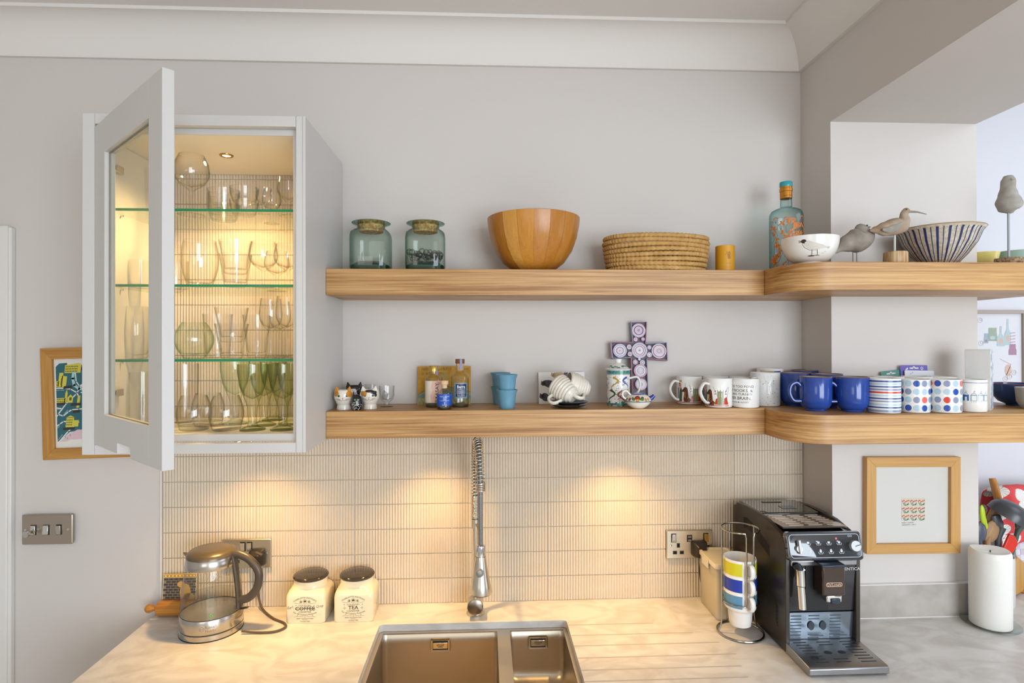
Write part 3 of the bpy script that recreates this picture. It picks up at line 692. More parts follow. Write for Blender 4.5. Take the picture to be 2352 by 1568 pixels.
for k in range(95):
    u = random.uniform(-.075, .075); v = random.uniform(.022, .158)
    for q in range(random.randint(3, 6)):
        a = random.uniform(0, 6.28); L = random.uniform(.004, .011)
        pl += ell(u + L * .6 * math.cos(a), v + L * .6 * math.sin(a), L * .5, L * .27, 0, 8, a)
    pl += ell(u, v, .0026, .0026, 1, 8)
    pl += line([(u, v), (u + random.uniform(-.008, .008), v - .016), (u + random.uniform(-.01, .01), max(.02, v - .032))], .0008, 2)
for k in range(9):
    u = -.07 + k * .0165; v = .150 + .012 * math.sin(k * 2.3)
    for q in range(9): pl += ell(u - .008 + q * .002, v + .004 * math.sin(q / 8 * PI) + random.uniform(-.001, .001), .0017, .0016, 0, 7)
    for q in range(0, 9, 2): pl += line([(u, v - .014), (u - .008 + q * .002, v)], .0006, 2)
decal('flower_print', pl, [ink('#d0711e'), ink('#dd9340'), ink('#9a5620')], on_cyl(GR), gb, .006, clip=(-.078, .078, .012, .168))

# white bowl with a drawn gull
def bowl_prof(foot, R, h, fh=.006, th=.0025, k=.75):
    P = [(foot * .8, 0), (foot, 0), (foot * .97, fh)]; I = []
    for i in range(1, 11):
        t = i / 10; r = foot + (R - foot) * math.sin(t * PI / 2) ** k; P.append((r, fh + (h - fh) * t ** 1.35)); I.append((r - th, fh + (h - fh) * t ** 1.35 + (th if t < 1 else 0)))
    return [(0, fh * .5)] + P + I[::-1] + [(0, fh + th)]
c = PY(1861, 784, -.285); gbw = thing('gull_bowl', 'small white footed bowl with a drawn black-headed gull', 'bowl', (c.x, -.285, ZU), -0.12)
prf = bowl_prof(.031, .0720, .0735, .007)
G().lathe(prf, 44).obj('bowl_body', mat('white_glaze', '#ebe6df', 0.14, spec=.6), gbw)
def on_rev(prof, a0=-PI / 2, R=.06):
    up = [(r, z) for r, z in prof]
    k = max(range(len(up)), key=lambda i: up[i][1]); up = up[2:k + 1]
    def f(u, v, d):
        z = v
        for (r0, z0), (r1, z1) in zip(up, up[1:]):
            if z <= z1 or (r1, z1) == up[-1]:
                t = (z - z0) / max(1e-6, z1 - z0); r = r0 + (r1 - r0) * min(1, max(0, t)); break
        return ((r + d * 2) * math.cos(a0 + u / R), (r + d * 2) * math.sin(a0 + u / R), z)
    return f
B_, Gy, Wt = 0, 1, 2
pl = poly([(-.020, .0545), (-.012, .058), (-.004, .054), (.006, .050), (.020, .0445), (.036, .0415), (.038, .039), (.024, .0375), (.010, .0345), (-.004, .034), (-.014, .0385), (-.021, .047)], 2)
pl += ell(-.0225, .0565, .0058, .0052, 0) + line([(-.027, .0575), (-.0335, .0585)], .0014, 0) + line([(-.027, .0555), (-.033, .0545)], .0014, 0)
pl += poly([(-.010, .0525), (.002, .0515), (.014, .047), (.026, .0430), (.039, .0415), (.0385, .0395), (.022, .0385), (.008, .0365), (-.006, .039), (-.013, .046)], 1)
for k in range(8): pl += line([(-.008 + k * .005, .047 - k * .0008), (-.001 + k * .005, .043 - k * .0007), (.008 + k * .0045, .0405 - k * .0004)], .0006, 0)
pl += line([(-.026, .050), (-.021, .040), (-.010, .0335), (.006, .033)], .0007, 0)
pl += line([(-.004, .0335), (-.0045, .021)], .0012, 0) + line([(.008, .0340), (.0115, .021)], .0012, 0) + ell(-.006, .0195, .010, .0014, 0) + ell(.010, .0205, .0085, .0010, 1) + line([(.022, .025), (.027, .0255)], .0006, 1) + line([(.028, .029), (.032, .0298)], .0006, 1)
decal('gull_print', pl, [ink('#2e2a28'), ink('#85807c'), ink('#d6cfc4')], on_rev(prf, -PI / 2 - .25, .064), gbw, .005, vstep=.004)

# carved shore birds
def bird(name, label, loc, rot, pts, rad, stone_m, flat=.82):
    b = thing(name, label, 'bird figure', loc, rot)
    sp = bez(pts, 6); n = len(sp); R = []
    for i in range(n):
        t = i / 6; k = min(int(t), len(rad) - 2); f = t - k; f = f * f * (3 - 2 * f); R.append(rad[k] + (rad[k + 1] - rad[k]) * f)
    G().tube(sp, [(q * flat, q) for q in R], 18, up=(0, 0, 1)).obj('carved_body', stone_m, b, ang=80); return b
stone_m = mat('weathered_grey_wood', '#a39a8e', 0.85, noise=(34, 0.22, '#7d7368'), bump=(90, .5))
stone_b = mat('weathered_brown_wood', '#b0a090', 0.85, noise=(22, 0.16, '#8c6a42'), bump=(90, .5))
iron = mat('wire_iron', '#6d6c6a', 0.4, 0.8); eye = mat('bird_eye', '#1c1815', 0.2)
Yb = -.300; c = PY(1962, 602, Yb); k = mpp(c.x, Yb); CYB = pj((c.x, Yb, ZU))[1]
def q_(px, py, cx): return ((px - cx) * k, 0, (CYB - py) * k)
b1 = bird('sandpiper_figure', 'squat grey carved bird on two wire legs beside the gull bowl', (c.x, Yb, ZU), 0.0,
          [q_(1911, 583, 1962), q_(1924, 575, 1962), q_(1945, 560, 1962), q_(1966, 553, 1962), q_(1982, 543, 1962), q_(1984, 527, 1962), q_(1988, 521, 1962)], [.0010, .0062, .0235, .0325, .0310, .0225, .0130], stone_m)
p = Vector(q_(1995, 522, 1962)); G().tube([q_(1990, 522, 1962), q_(2001, 520.5, 1962)], [.0042, .0012], 8).obj('beak', stone_m, b1)
for dx in (1959, 1968): G().tube([(q_(dx, 575, 1962)), (q_(dx, CYB, 1962))], .0012, 8).obj('leg', iron, b1)
G().sphere((q_(1987, 520, 1962)[0], -.0105, q_(0, 519, 0)[2]), .0022, 0, 8, 6).obj('eye', eye, b1)
Yb = -.330; c = PY(2057, 602, Yb); k = mpp(c.x, Yb); CYB = pj((c.x, Yb, ZU))[1]
b2 = bird('curlew_figure', 'carved wooden curlew with long bill on a sawn log base', (c.x, Yb, ZU), 0.0,
          [q_(1997, 530, 2057), q_(2010, 528, 2057), q_(2030, 526, 2057), q_(2052, 521, 2057), q_(2070, 516, 2057), q_(2078, 506, 2057), q_(2078, 493, 2057), q_(2083, 484, 2057), q_(2091, 485, 2057)], [.003, .0095, .0185, .0225, .0215, .0150, .0105, .0088, .0042], stone_b)
G().tube([q_(2088, 485, 2057), q_(2110, 486, 2057), q_(2131, 491, 2057)], [.0034, .0024, .0012], 8).obj('bill', stone_m, b2)
G().tube([q_(2055, 537, 2057), q_(2055, 590, 2057)], .0028, 10).obj('pole', mat('pale_dowel', '#c9cbc4', 0.5), b2)
G().lathe([(0, 0), (.0265, 0), (.0285, .004), (.028, .028), (.0268, .0305), (0, .0305)], 24, mod=lambda a, z: 1 + .03 * math.sin(5 * a)).obj('log_base', wood('driftwood', '#d9bd92', '#9a6f3e', 'Z', 2.2), b2)
for sx, a in ((1, 0), ): G().tube(bez([q_(2016, 531, 2057), q_(2034, 531, 2057), q_(2052, 524, 2057), q_(2062, 515, 2057)], 6), [(.0030, .0030 + .0075 * math.sin(PI * i / 18)) for i in range(19)], 12).obj('wing', stone_m, b2, (0, -.0160, .001))
G().sphere((q_(2079, 0, 2057)[0], -.0078, q_(0, 482, 0)[2]), .0014, 0, 8, 6).obj('eye', eye, b2)

# big studio bowl with blue stripes
c = PY(2158, 784, -.264); sb = thing('striped_bowl', 'wide stoneware bowl with dark blue vertical stripes', 'bowl', (c.x, -.264, ZU))
sp = [(0, .002), (.034, 0), (.040, 0), (.0405, .007), (.047, .012), (.066, .034), (.086, .064), (.097, .092), (.1065, .1035), (.1055, .1055), (.094, .0945), (.083, .067), (.062, .037), (.042, .017), (0, .013)]
G().lathe(sp, 72).obj('bowl_body', mat('speckled_stoneware', '#cfc5b6', 0.2, spec=.6, noise=(150, 0.14, '#b3a690')), sb)
G().lathe([(.1062, .1030), (.1070, .1040), (.1058, .1058), (.1045, .1052)], 72).obj('rim', mat('iron_rim', '#a9895f', 0.4), sb)
G().lathe([(.0475, .0118), (.0482, .0128), (.0490, .0138)], 72).obj('foot_line', mat('iron_rim', '#a9895f', 0.4), sb)
up = sp[2:9]; blue = ink('#27305f', 0.2); ns = 44; gS = G(); gT = G()
for k_ in range(ns):
    w_ = .030 if k_ % 2 == 0 else .010; a = 2 * PI * k_ / ns; rows = []
    for (r0, z0), (r1, z1) in zip(up, up[1:]):
        for f in (0, .5): rows.append((r0 + (r1 - r0) * f + .0005, z0 + (z1 - z0) * f))
    gS.loft([[(r * math.cos(a - w_), r * math.sin(a - w_), z), (r * math.cos(a), r * math.sin(a), z), (r * math.cos(a + w_), r * math.sin(a + w_), z)] for r, z in rows], 0, False, False, closed=False)
gS.obj('blue_stripes', blue, sb, ang=80)
# in the next room, on the same shelf
c = PY(2258, 784, -.105); yb = thing('yellow_bowl', 'small pale yellow bowl with an orange flower, half behind the wall end', 'bowl', (c.x, -.105, ZU))
yp = [(0, 0), (.026, 0), (.029, .003), (.043, .0655), (.0415, .0660), (.027, .005), (0, .004)]
G().lathe(yp, 36).obj('bowl_body', mat('yellow_glaze', '#e3d27c', 0.2), yb)
pl = []
for k_ in range(8): pl += ell(.006 + .004 * math.cos(k_ * .785), .040 + .004 * math.sin(k_ * .785), .0017, .0008, 0, 6, k_ * .785)
decal('flower_print', pl + ell(.006, .040, .0018, None, 1), [ink('#d1782a'), ink('#b5551c')], lambda u, v, d: ((.0285 + v * .225 + d * 2) * math.cos(-PI / 2 + u / .03), (.0285 + v * .225 + d * 2) * math.sin(-PI / 2 + u / .03), v), yb, .003)
c = PY(2338, 784, -.085); gb2 = thing('celadon_bowl', 'green glazed bowl behind the standing wooden bird', 'bowl', (c.x, -.085, ZU))
G().lathe([(0, 0), (.030, 0), (.034, .003), (.050, .030), (.0585, .0735), (.0568, .0740), (.048, .031), (.031, .006), (0, .005)], 40).obj('bowl_body', mat('celadon', '#9fbcae', 0.15, spec=.6), gb2)
Yb = -.20; c = PY(2317, 602, Yb); k = mpp(c.x, Yb); CYB = pj((c.x, Yb, ZU))[1]
b3 = thing('standing_bird_figure', 'upright pale grey carved bird on a tall pole with cork base', 'bird figure', (c.x, Yb, ZU))
sp3 = bez([q_(2322, 490, 2317), q_(2319, 478, 2317), q_(2317, 463, 2317), q_(2316, 447, 2317), q_(2316, 430, 2317), q_(2317, 416, 2317), q_(2317, 405, 2317), q_(2317, 402, 2317)], 6)
r3 = [.006, .0245, .0285, .0215, .0165, .0165, .0110, .003]; R = []
for i in range(len(sp3)):
    t = i / 6; kk = min(int(t), 6); f = t - kk; f = f * f * (3 - 2 * f); R.append(r3[kk] + (r3[kk + 1] - r3[kk]) * f)
G().tube(sp3, [(q, q * 1.2) for q in R], 18, up=(0, 1, 0)).obj('carved_body', mat('pale_grey_wood', '#b3ada4', 0.85, noise=(30, 0.22, '#948d82'), bump=(90, .5)), b3, ang=80)
G().tube([q_(2314, 416, 2317)[:1] + (-.018,) + q_(0, 414, 0)[2:], q_(2309, 416, 2317)[:1] + (-.036,) + q_(0, 419, 0)[2:]], [.0034, .0012], 8).obj('beak', mat('ivory', '#e6e1d8', .4), b3)
G().tube(bez([q_(2343, 452, 2317), q_(2345, 465, 2317), q_(2341, 478, 2317)], 6), [(.002, .002 + .010 * math.sin(PI * i / 12)) for i in range(13)], 10).obj('wing', MC['pale_grey_wood'], b3)
G().tube([q_(2317, 488, 2317), q_(2317, 590, 2317)], .0033, 10).obj('pole', mat('painted_dowel', '#a7adb5', 0.5), b3)
G().lathe([(0, 0), (.0335, 0), (.034, .004), (.0338, .0335), (.0325, .0355), (0, .0355)], 28).obj('cork_base', mat('cork_bark', '#b3977a', 0.9, noise=(130, 0.12, '#6b5036'), bump=(160, .8)), b3)

# ================================================================== things on the lower shelf (top at ZL)
glaz = mat('mug_white', '#efece7', 0.12, spec=.6)
def mug(name, label, px, Y, dia, h, body_m=None, hang=None, group=None, rz_=0.0, prof=None, hm=None, hs=1.0, inner=None, z=ZL, hr=.0042, hflat=1.5):
    c = PY(px, 784, Y); m_ = thing(name, label, 'mug', (c.x, Y, z), rz_, group); r = dia / 2
    P = prof or [(r * .86, 0), (r * .96, .0015), (r, .005), (r, h - .001)]
    out = [(0, .0008)] + P; t = .0026; ins = [(max(q - t, .001), zz) for q, zz in P if zz > .006]
    ztop = P[-1][1]; k = P[-1][0]
    G().lathe(out + [(k - .0008, ztop + .0012), (k - t + .0006, ztop + .001)], 40).obj('mug_body', body_m or glaz, m_)
    G().lathe([(0, .007)] + [(P[-1][0] * .80 - t, .008)] + [(q - t, max(zz, .010)) for q, zz in P[1:]] + [(k - t, ztop + .0008)], 36).obj('inside', inner or glaz, m_)
    if hang is not None:
        hb = h * .16; ht = h * .80; e = .0275 * hs
        pts = bez([(r - .002, 0, ht), (r + e * .55, 0, ht + h * .03), (r + e, 0, h * .60), (r + e * .85, 0, h * .38), (r + e * .35, 0, hb + h * .03), (r - .002, 0, hb)], 6)
        G().tube(pts, hr, 10, M=rz(hang), flat=hflat, up=(0, 1, 0)).obj('handle', hm or glaz, m_)
    return m_
def facing(m_): return math.atan2(CAM.y - m_.location.y, CAM.x - m_.location.x) - m_.rotation_euler.z

# cat egg cups
def cat_cup(name, label, px, py, w, h, fur, ears, rz_=0.0, prints=(), pm=(), eyes='#2f6b3a', foot=True):
    b = PZ(px, py, ZL); r = w / 2; c = thing(name, label, 'egg cup', (b.x, b.y + r * .7, ZL), rz_, 'painted cat egg cups')
    fr = r * .74 if foot else r * .55
    P = [(0, 0), (fr, 0), (fr * .98, h * .08), (fr * .9, h * .20), (r * .80, h * .30), (r * .98, h * .48), (r, h * .60), (r * .95, h * .76), (r * .86, h * .84), (r * .78, h * .835), (r * .8, h * .7), (0, h * .5)]
    if not foot: P = [(0, 0), (r * .55, 0), (r * .86, h * .12), (r, h * .33), (r * .93, h * .58), (r * .74, h * .76), (r * .4, h * .84), (0, h * .86)]
    G().lathe(P, 36).obj('cup_body', fur, c)
    top = .80 if foot else .70
    for s in (-1, 1):
        a = -PI / 2 + s * .72; ex, ey = r * .86 * math.cos(a), r * .86 * math.sin(a)
        if not foot: ex, ey = s * r * .5, -r * .12
        G().loft([[(ex - r * .30, ey - .001, h * top), (ex, ey - r * .16, h * top), (ex + r * .30, ey - .001, h * top), (ex, ey + r * .22, h * top)], [(ex + s * r * .10 - .0012, ey, h), (ex + s * r * .10, ey - .001, h), (ex + s * r * .10 + .0012, ey, h), (ex + s * r * .10, ey + .001, h)]], 0).obj('ear', ears, c)
    f = on_rev(P if foot else P, -PI / 2, r)
    decal('face_print', list(prints), [ink(x, .2) for x in pm], f, c, .003, vstep=.003)
    return c
def cat_face(r, h, kcol=1, eye_=0):
    pl = []
    for s in (-1, 1):
        pl += ell(s * r * .42, h * .60, r * .15, r * .11, 0) + ell(s * r * .42, h * .60, r * .055, r * .09, 1)
        for q in range(3): pl += line([(s * r * .28, h * .47 - q * r * .05), (s * r * .72, h * (.485 - q * .025))], .0004, 1)
        pl += line([(0, h * .44), (s * r * .12, h * .40), (s * r * .34, h * .405), (s * r * .52, h * .43)], .0006, 1)
    return pl + poly([(-r * .11, h * .515), (r * .11, h * .515), (0, h * .475)], 2) + line([(0, h * .48), (0, h * .435)], .0006, 1)
creamg = mat('cat_cream', '#e6ddcf', 0.15, spec=.6); ging = mat('cat_ginger', '#c9852a', 0.2); blackg = mat('cat_black', '#1d1a19', 0.15, spec=.6)
r, h = .0272, .066; pl = []
pl += ell(-r * .78, h * .70, r * .36, r * .30, 3) + ell(r * .74, h * .68, r * .40, r * .32, 3) + cat_face(r, h)
cat_cup('cat_egg_cup', 'cream cat egg cup with ginger ears against the cabinet side', 786, 941, 2 * r, h, creamg, ging, .12, pl, ('#3d7a48', '#2a2320', '#d8796a', '#c9852a'))
pl = ell(-r * .62, h * .68, r * .42, r * .26, 3) + ell(r * .05, h * .79, r * .50, r * .14, 1) + ell(r * .55, h * .73, r * .36, r * .20, 1) + ell(r * .74, h * .62, r * .16, r * .2, 1) + cat_face(r, h)
cat_cup('cat_egg_cup', 'cream calico cat egg cup with black and ginger patches', 847, 939.5, 2 * r, h, creamg, creamg, .06, pl, ('#4a6b5a', '#2a2320', '#d8665a', '#cc8a30'))
pl = poly([(-r * .30, h * .82), (r * .16, h * .82), (r * .42, h * .55), (r * .3, h * .33), (-r * .6, h * .33), (-r * .5, h * .6)], 3) + ell(r * .42, h * .6, r * .30, r * .30, 1) + ell(r * .42, h * .60, r * .2, r * .14, 0) + ell(r * .42, h * .60, r * .07, r * .12, 1) + ell(-r * .05, h * .46, r * .14, r * .10, 2)
cat_cup('cat_egg_cup', 'black and white cat egg cup behind the little black cat', 812, 934.0, .056, .0735, blackg, blackg, .1, pl, ('#8a5a34', '#171413', '#c47a54', '#ded6cb'))
pl = []; random.seed(5); r, h = .0160, .0515
for s in (-1, 1): pl += ell(s * r * .30 + r * .12, h * .585, r * .18, r * .13, 0) + ell(s * r * .30 + r * .12, h * .585, r * .05, r * .11, 1)
for k_ in range(60): u, v = random.uniform(-r, r), random.uniform(h * .05, h * .34); pl += line([(u, v), (u + random.uniform(-.002, .002), v + random.uniform(-.003, .003))], .0009, 2)
pl += line([(r * .1, h * .5), (r * .2, h * .36), (r * .05, h * .3)], .0018, 2)
for q in range(3): pl += line([(-r * .55, h * (.44 - q * .02)), (-r * .1, h * (.43 - q * .015))], .0004, 2)
cat_cup('cat_ornament', 'tiny round black cat ornament with green eyes and white chest', 818, 942, 2 * r, h, blackg, blackg, .0, pl, ('#7fbf8e', '#131110', '#e6e2dc'), foot=False)
for nm, px, py in (('glass egg cup with pressed hen pattern, standing in the open', 886, 935), ('glass egg cup half hidden behind the calico cat cup', 850, 927.5)):
    b = PZ(px, py, ZL); e_ = thing('glass_egg_cup', nm, 'egg cup', (b.x, b.y + .018, ZL), 0, 'footed glass egg cups')
    P = [(0, 0), (.0185, 0), (.0190, .002), (.016, .004), (.0085, .006), (.008, .0125), (.0100, .0145), (.0185, .022), (.0228, .033), (.0222, .045), (.0230, .062), (.0215, .062), (.0205, .045), (.0205, .034), (.015, .024), (0, .019)]
    G().lathe(P, 30).obj('cup_body', clear, e_)
    hen = poly([(-.009, .022), (.010, .024), (.012, .034), (.006, .040), (.001, .046), (-.004, .052), (-.008, .044), (-.011, .034)], 0) + ell(-.002, .046, .004, None, 0)
    decal('pressed_pattern', hen, [glass('frosted_relief', '#dcdedd', '#a9adac', 2.0, .2, 1)], lambda u, v, d: ((.0226 + d * 3) * math.cos(-PI / 2 + u / .022), (.0226 + d * 3) * math.sin(-PI / 2 + u / .022), v), e_, .003)

# small yellow canvas leaning against the wall
A = PZ(957, 930.5, ZL); B = PZ(1081, 928.5, ZL); hw = (B.x - A.x) / 2
cv = thing('canvas_print', 'small ochre canvas of a hillside with lettering, behind the miniature bottles', 'picture', ((A.x + B.x) / 2, -.026, ZL), rot=(-.13, 0, 0))
G().box(-hw, hw, 0, .004, 0, .118).obj('board', mat('canvas_ochre', '#c69414', 0.6, noise=(45, 0.2, '#a8740f')), cv)
W2 = hw * 2; pl = poly([(-hw, .030), (-hw + .018, .040), (-hw + .045, .052), (0, .058), (.02, .054), (hw - .012, .045), (hw, .038), (hw, 0), (-hw, 0)], 1)
pl += poly([(-hw, .028), (-hw + .03, .035), (0, .040), (hw, .028), (hw, .018), (-hw, .020)], 2)
random.seed(8)
for k_ in range(34): pl += ring(random.uniform(-hw + .004, hw - .004), random.uniform(.003, .018), random.uniform(.002, .004), .001, 3, 8) + ell(random.uniform(-hw + .004, hw - .004), random.uniform(.003, .018), .0022, None, 4, 7)
pl += line([(-hw, .030), (-hw + .018, .040), (-hw + .045, .052), (0, .058), (hw, .038)], .0012, 3)
for k_ in range(9): pl += line([(.0 + k_ * .0035 - .014, .076), (.0 + k_ * .0012 - .005, .098)], .0014, 1)
pl += scrib(-hw * .30, .109, hw * 1.1, .0075, 5) + scrib(-hw * .45, .096, hw * .8, .0070, 5, seed=4) + scrib(hw * .7, .109, hw * .45, .0075, 5, seed=6)
random.seed(9)
for k_ in range(60): pl += ell(random.uniform(-hw, hw), random.uniform(.05, .116), .0012, .0007, 5, 5, random.random() * 3)
decal('painting', pl, [ink('#000000'), ink('#8f8748'), ink('#5d7672'), ink('#3a3424'), ink('#c9a34a'), ink('#7a5a10')], on_front(0), cv, layer=.4, clip=(-hw, hw, .001, .118))

# miniature bottles
mini = glass('mini_bottle_glass', '#fbfcfb', '#a9b3ae', 2.4, 0.0, 2.2)
def minib(name, label, px, py, r, h, hb, neck, rz_=0.0, sh=.012):
    b = PZ(px, py, ZL); m_ = thing(name, label, 'bottle', (b.x, b.y + r * .8, ZL), rz_, 'miniature spirit bottles')
    G().lathe([(0, .003), (r * .85, .001), (r * .97, .001), (r, .005), (r, hb), (r * .9, hb + sh * .35), (neck * 1.25, hb + sh), (neck, hb + sh + .004), (neck, h)], 32).obj('glass_body', mini, m_)
    G().lathe([(0, .002), (r * .9, .002), (r * .94, .008), (0, .013)], 28).obj('thick_base', glass('base_glass', '#cfd6d2', '#6f7f78', 2.0, 0, 1), m_)
    return m_
r = .0255; ra = minib('miniature_bottle', 'miniature bottle with gold cap and pink RAASAY label', 995, 935.5, r, .112, .084, .0128, .0, .010)
G().lathe([(0, .106), (.0152, .106), (.0152, .121), (.0145, .122), (0, .122)], 28).obj('cap', mat('gold_cap', '#c9a54e', .25, .9), ra)
lab = rect(-.042, .042, .014, .078, 0) + poly([(-.006, .014), (.042, .014), (.042, .078), (-.004, .078), (-.007, .06), (-.003, .05), (-.009, .035)], 1) + text('RAASAY', .0155, .0115, .043, 2, rot=PI / 2, bold=.012) + scrib(.022, .072, .016, .0022, 2) + scrib(.022, .0685, .016, .0018, 2, seed=3)
fa = facing(ra); decal('label', lab, [ink('#e6d9c6', .5), ink('#e3b9a4', .5), ink('#4a2432', .5)], on_cyl(r, fa - .05), ra, .004)
G().box(-.004, .004, -.0150, -.0142, .094, .1215).obj('seal_strip', ink('#9a7f9e', .5), ra, None, (0, 0, .75))
r = .0213; sg = minib('miniature_bottle', 'shortest miniature bottle, blue label and wooden stopper', 1020, 941, r, .066, .0475, .0070, .0, .009)
G().lathe([(0, .060), (.0075, .060), (.0082, .070), (.0110, .071), (.0112, .0815), (0, .0825)], 24).obj('wooden_stopper', mat('pale_cork', '#dcb893', .6), sg)
lab = rect(-.032, .032, .0115, .0445, 0) + scrib(0, .0375, .028, .0026, 1) + scrib(0, .0340, .014, .0026, 1, seed=2) + text('GIN', .005, 0, .0295, 1) + scrib(0, .0262, .030, .0018, 1, seed=5) + line([(0, .022), (0, .0165)], .0012, 1) + ell(0, .0195, .0007, .0025, 1) + scrib(0, .0142, .014, .0017, 1, seed=7)
for k_ in range(6): lab += line([(-.02 + k_ * .008, .0405), (-.016 + k_ * .008, .0432)], .0007, 2)
decal('label', lab, [ink('#1d4fb0', .35), ink('#dfe6f2', .4), ink('#6f9ad8', .4)], on_cyl(r, facing(sg)), sg, .003)
r = .0262; ba = minib('miniature_bottle', 'tallest miniature bottle, navy Barra label and dark wooden stopper', 1056, 935.5, r, .126, .0885, .0118, .0, .014)
G().lathe([(0, .108), (.0110, .108), (.0118, .122), (.0128, .1275), (.0128, .1295)], 24).obj('cork', mat('cork_plain', '#d3a878', .7), ba)
G().lathe([(.0128, .128), (.0138, .1295), (.0138, .1405), (.0130, .1415), (0, .1415)], 24).obj('stopper_cap', wood('stopper_wood', '#8a5a34', '#6b4226', 'Z', 2), ba)
lab = rect(-.021, .021, .027, .072, 0) + rect(-.0165, .0165, .031, .0685, 1) + text('Barra', .0115, 0, .0605, 2, bold=.02) + text('ATLANTIC GIN', .0040, 0, .0535, 2, bold=.01)
for k_ in range(5): lab += line([(-.0135, .0495 - k_ * .0022), (.0135, .0495 - k_ * .0022)], .0006, 2)
lab += text('70cl.e  46%vol', .0042, 0, .0365, 2, bold=.01) + line([(-.0135, .0328), (.0135, .0328)], .0005, 2)
random.seed(2)
for k_ in range(40):
    s = random.choice((-1, 1)); lab += ell(s * random.uniform(.017, .0205), random.uniform(.028, .071), .0012, .0006, 3, 6, random.random() * 3)
decal('label', lab, [ink('#7f9aa6', .4), ink('#1d2856', .4), ink('#e2e6ee', .4), ink('#38606e', .4)], on_cyl(r, facing(ba) + .12), ba, .004)
G().box(-.0035, .0035, -.0148, -.0140, .112, .1412).obj('seal_strip', ink('#8488b4', .5), ba, None, (0, 0, .25))

# stacked blue faceted cups
bluec = mat('blue_stoneware', '#6f9fb5', 0.22, spec=.5, noise=(20, .3, '#5e90a8'))
def bcup():
    r0, r1, h = .0220, .0315, .0545
    def md(a, z): return 1 + (.022 * math.sin(9 * a + z * 220) * math.sin(PI * min(1, max(0, z / h))) if z > .002 else 0)
    P = [(0, 0), (r0 * .95, 0), (r0, .002), (r0 + .0015, .014), (r0 + .003, .028), (r0 + .0045, .042), (r1 - .0005, h - .0008), (r1 - .001, h), (r1 - .0024, h - .0005), (r0 + .002, .042), (r0, .02), (r0 - .004, .006), (0, .005)]
    return G().lathe(P, 36, mod=md).obj('blue_cup', bluec, ang=28)
for px, py, st, lb in ((1165, 939, 0, 'lower faceted blue cup of the front stack'), (1165, 939, 1, 'upper faceted blue cup of the front stack'), (1150, 929.5, 0, 'lower faceted blue cup of the rear stack'), (1150, 929.5, 1, 'upper faceted blue cup of the rear stack')):
    b = PZ(px, py, ZL); o = bcup(); tag(o, lb, 'cup', 'stacked blue cups'); o.location = (b.x, b.y + .018, ZL + st * .0435); o.rotation_euler = (0, 0, st * .6)

# greetings card with cats
A = PZ(1239, 928, ZL); B = PZ(1346, 927, ZL); hw = (B.x - A.x) / 2
cc = thing('cat_card', 'white card with drawn sleeping cats behind the tipped mugs', 'card', ((A.x + B.x) / 2, -.024, ZL), rot=(-.16, 0, 0))
G().box(-hw, hw, 0, .0012, 0, .0985).obj('card', mat('card_white', '#e9e7e3', .7), cc)
def catblob(u, v, w, hh, mi, a=0): return ell(u, v, w, hh, mi, 16, a) + ell(u - w * .85, v + hh * .15, hh * .62, hh * .52, mi, 12) + poly([(u - w * .85 - hh * .55, v + hh * .3), (u - w * .85 - hh * .48, v + hh * .95), (u - w * .85 - hh * .05, v + hh * .6)], mi) + poly([(u - w * .85 + hh * .5, v + hh * .3), (u - w * .85 + hh * .48, v + hh * .95), (u - w * .85 + hh * .05, v + hh * .6)], mi)
pl = catblob(-.008, .088, .022, .011, 0) + catblob(.036, .072, .022, .014, 1, -.2) + catblob(-.034, .060, .028, .012, 1, -.25) + catblob(-.052, .020, .012, .014, 1, .8) + ell(.014, .0915, .007, .006, 1) + poly([(.0085, .094), (.0075, .0985), (.012, .096)], 1) + poly([(.0195, .094), (.0205, .0985), (.016, .096)], 1)
for k_ in range(7): pl += line([(-.022 + k_ * .005, .081), (-.018 + k_ * .005, .094)], .0008, 2)
decal('drawing', pl, [ink('#c4ab86', .7), ink('#4a4750', .7), ink('#97794e', .7)], on_front(0), cc, clip=(-hw + .001, hw - .001, .001, .098))

# two black saucers with two ribbed mugs lying tipped on them
slate = mat('black_saucer', '#2b2a2b', .25, spec=.5); b = PZ(1311, 939, ZL); sc_ = (b.x, b.y + .040)
for k_ in range(2):
    o = G().lathe([(0, 0), (.030, 0), (.032, .002), (.046, .0055), (.0545, .010), (.0535, .0112), (.045, .0075), (.030, .004), (0, .004)], 44).obj('saucer', slate)
    tag(o, ('upper' if k_ else 'lower') + ' black saucer under the tipped ribbed mugs', 'saucer', 'black saucers'); o.location = (sc_[0] + .0015 * k_, sc_[1], ZL + k_ * .0078)
rib = mat('ribbed_cream_glaze', '#e7e1d6', .2, spec=.6, noise=(30, .3, '#ddd3c2'))
def ribbed(label, loc, M3):
    m_ = thing('ribbed_mug', label, 'mug', loc, group='ribbed cream mugs'); m_.rotation_euler = M3
    P = [(0, .001), (.0185, 0), (.0200, .001), (.0205, .004)]
    for i in range(7):
        z = .008 + i * .0085; r = .0255 + .0105 * math.sin(min(1, i / 4.5) * PI / 2); P += [(r, z), (r + .0016, z + .0028), (r + .0016, z + .0055), (r, z + .0075)]
    P += [(.0350, .0685), (.0338, .0690), (.0325, .0680), (.0325, .03), (.024, .012), (0, .007)]
    G().lathe(P, 40).obj('mug_body', rib, m_, ang=50)
    G().tube(bez([(.0345, 0, .052), (.050, 0, .052), (.0575, 0, .040), (.052, 0, .026), (.032, 0, .018)], 6), .0042, 10, flat=1.5, up=(0, 1, 0)).obj('handle', rib, m_)
    decal('maker_mark', scrib(0, .003, .020, .003) + rect(-.010, .010, -.004, -.0032), [ink('#6f6a62')], lambda u, v, d: (u, -v, -.0002 - d), m_); return m_
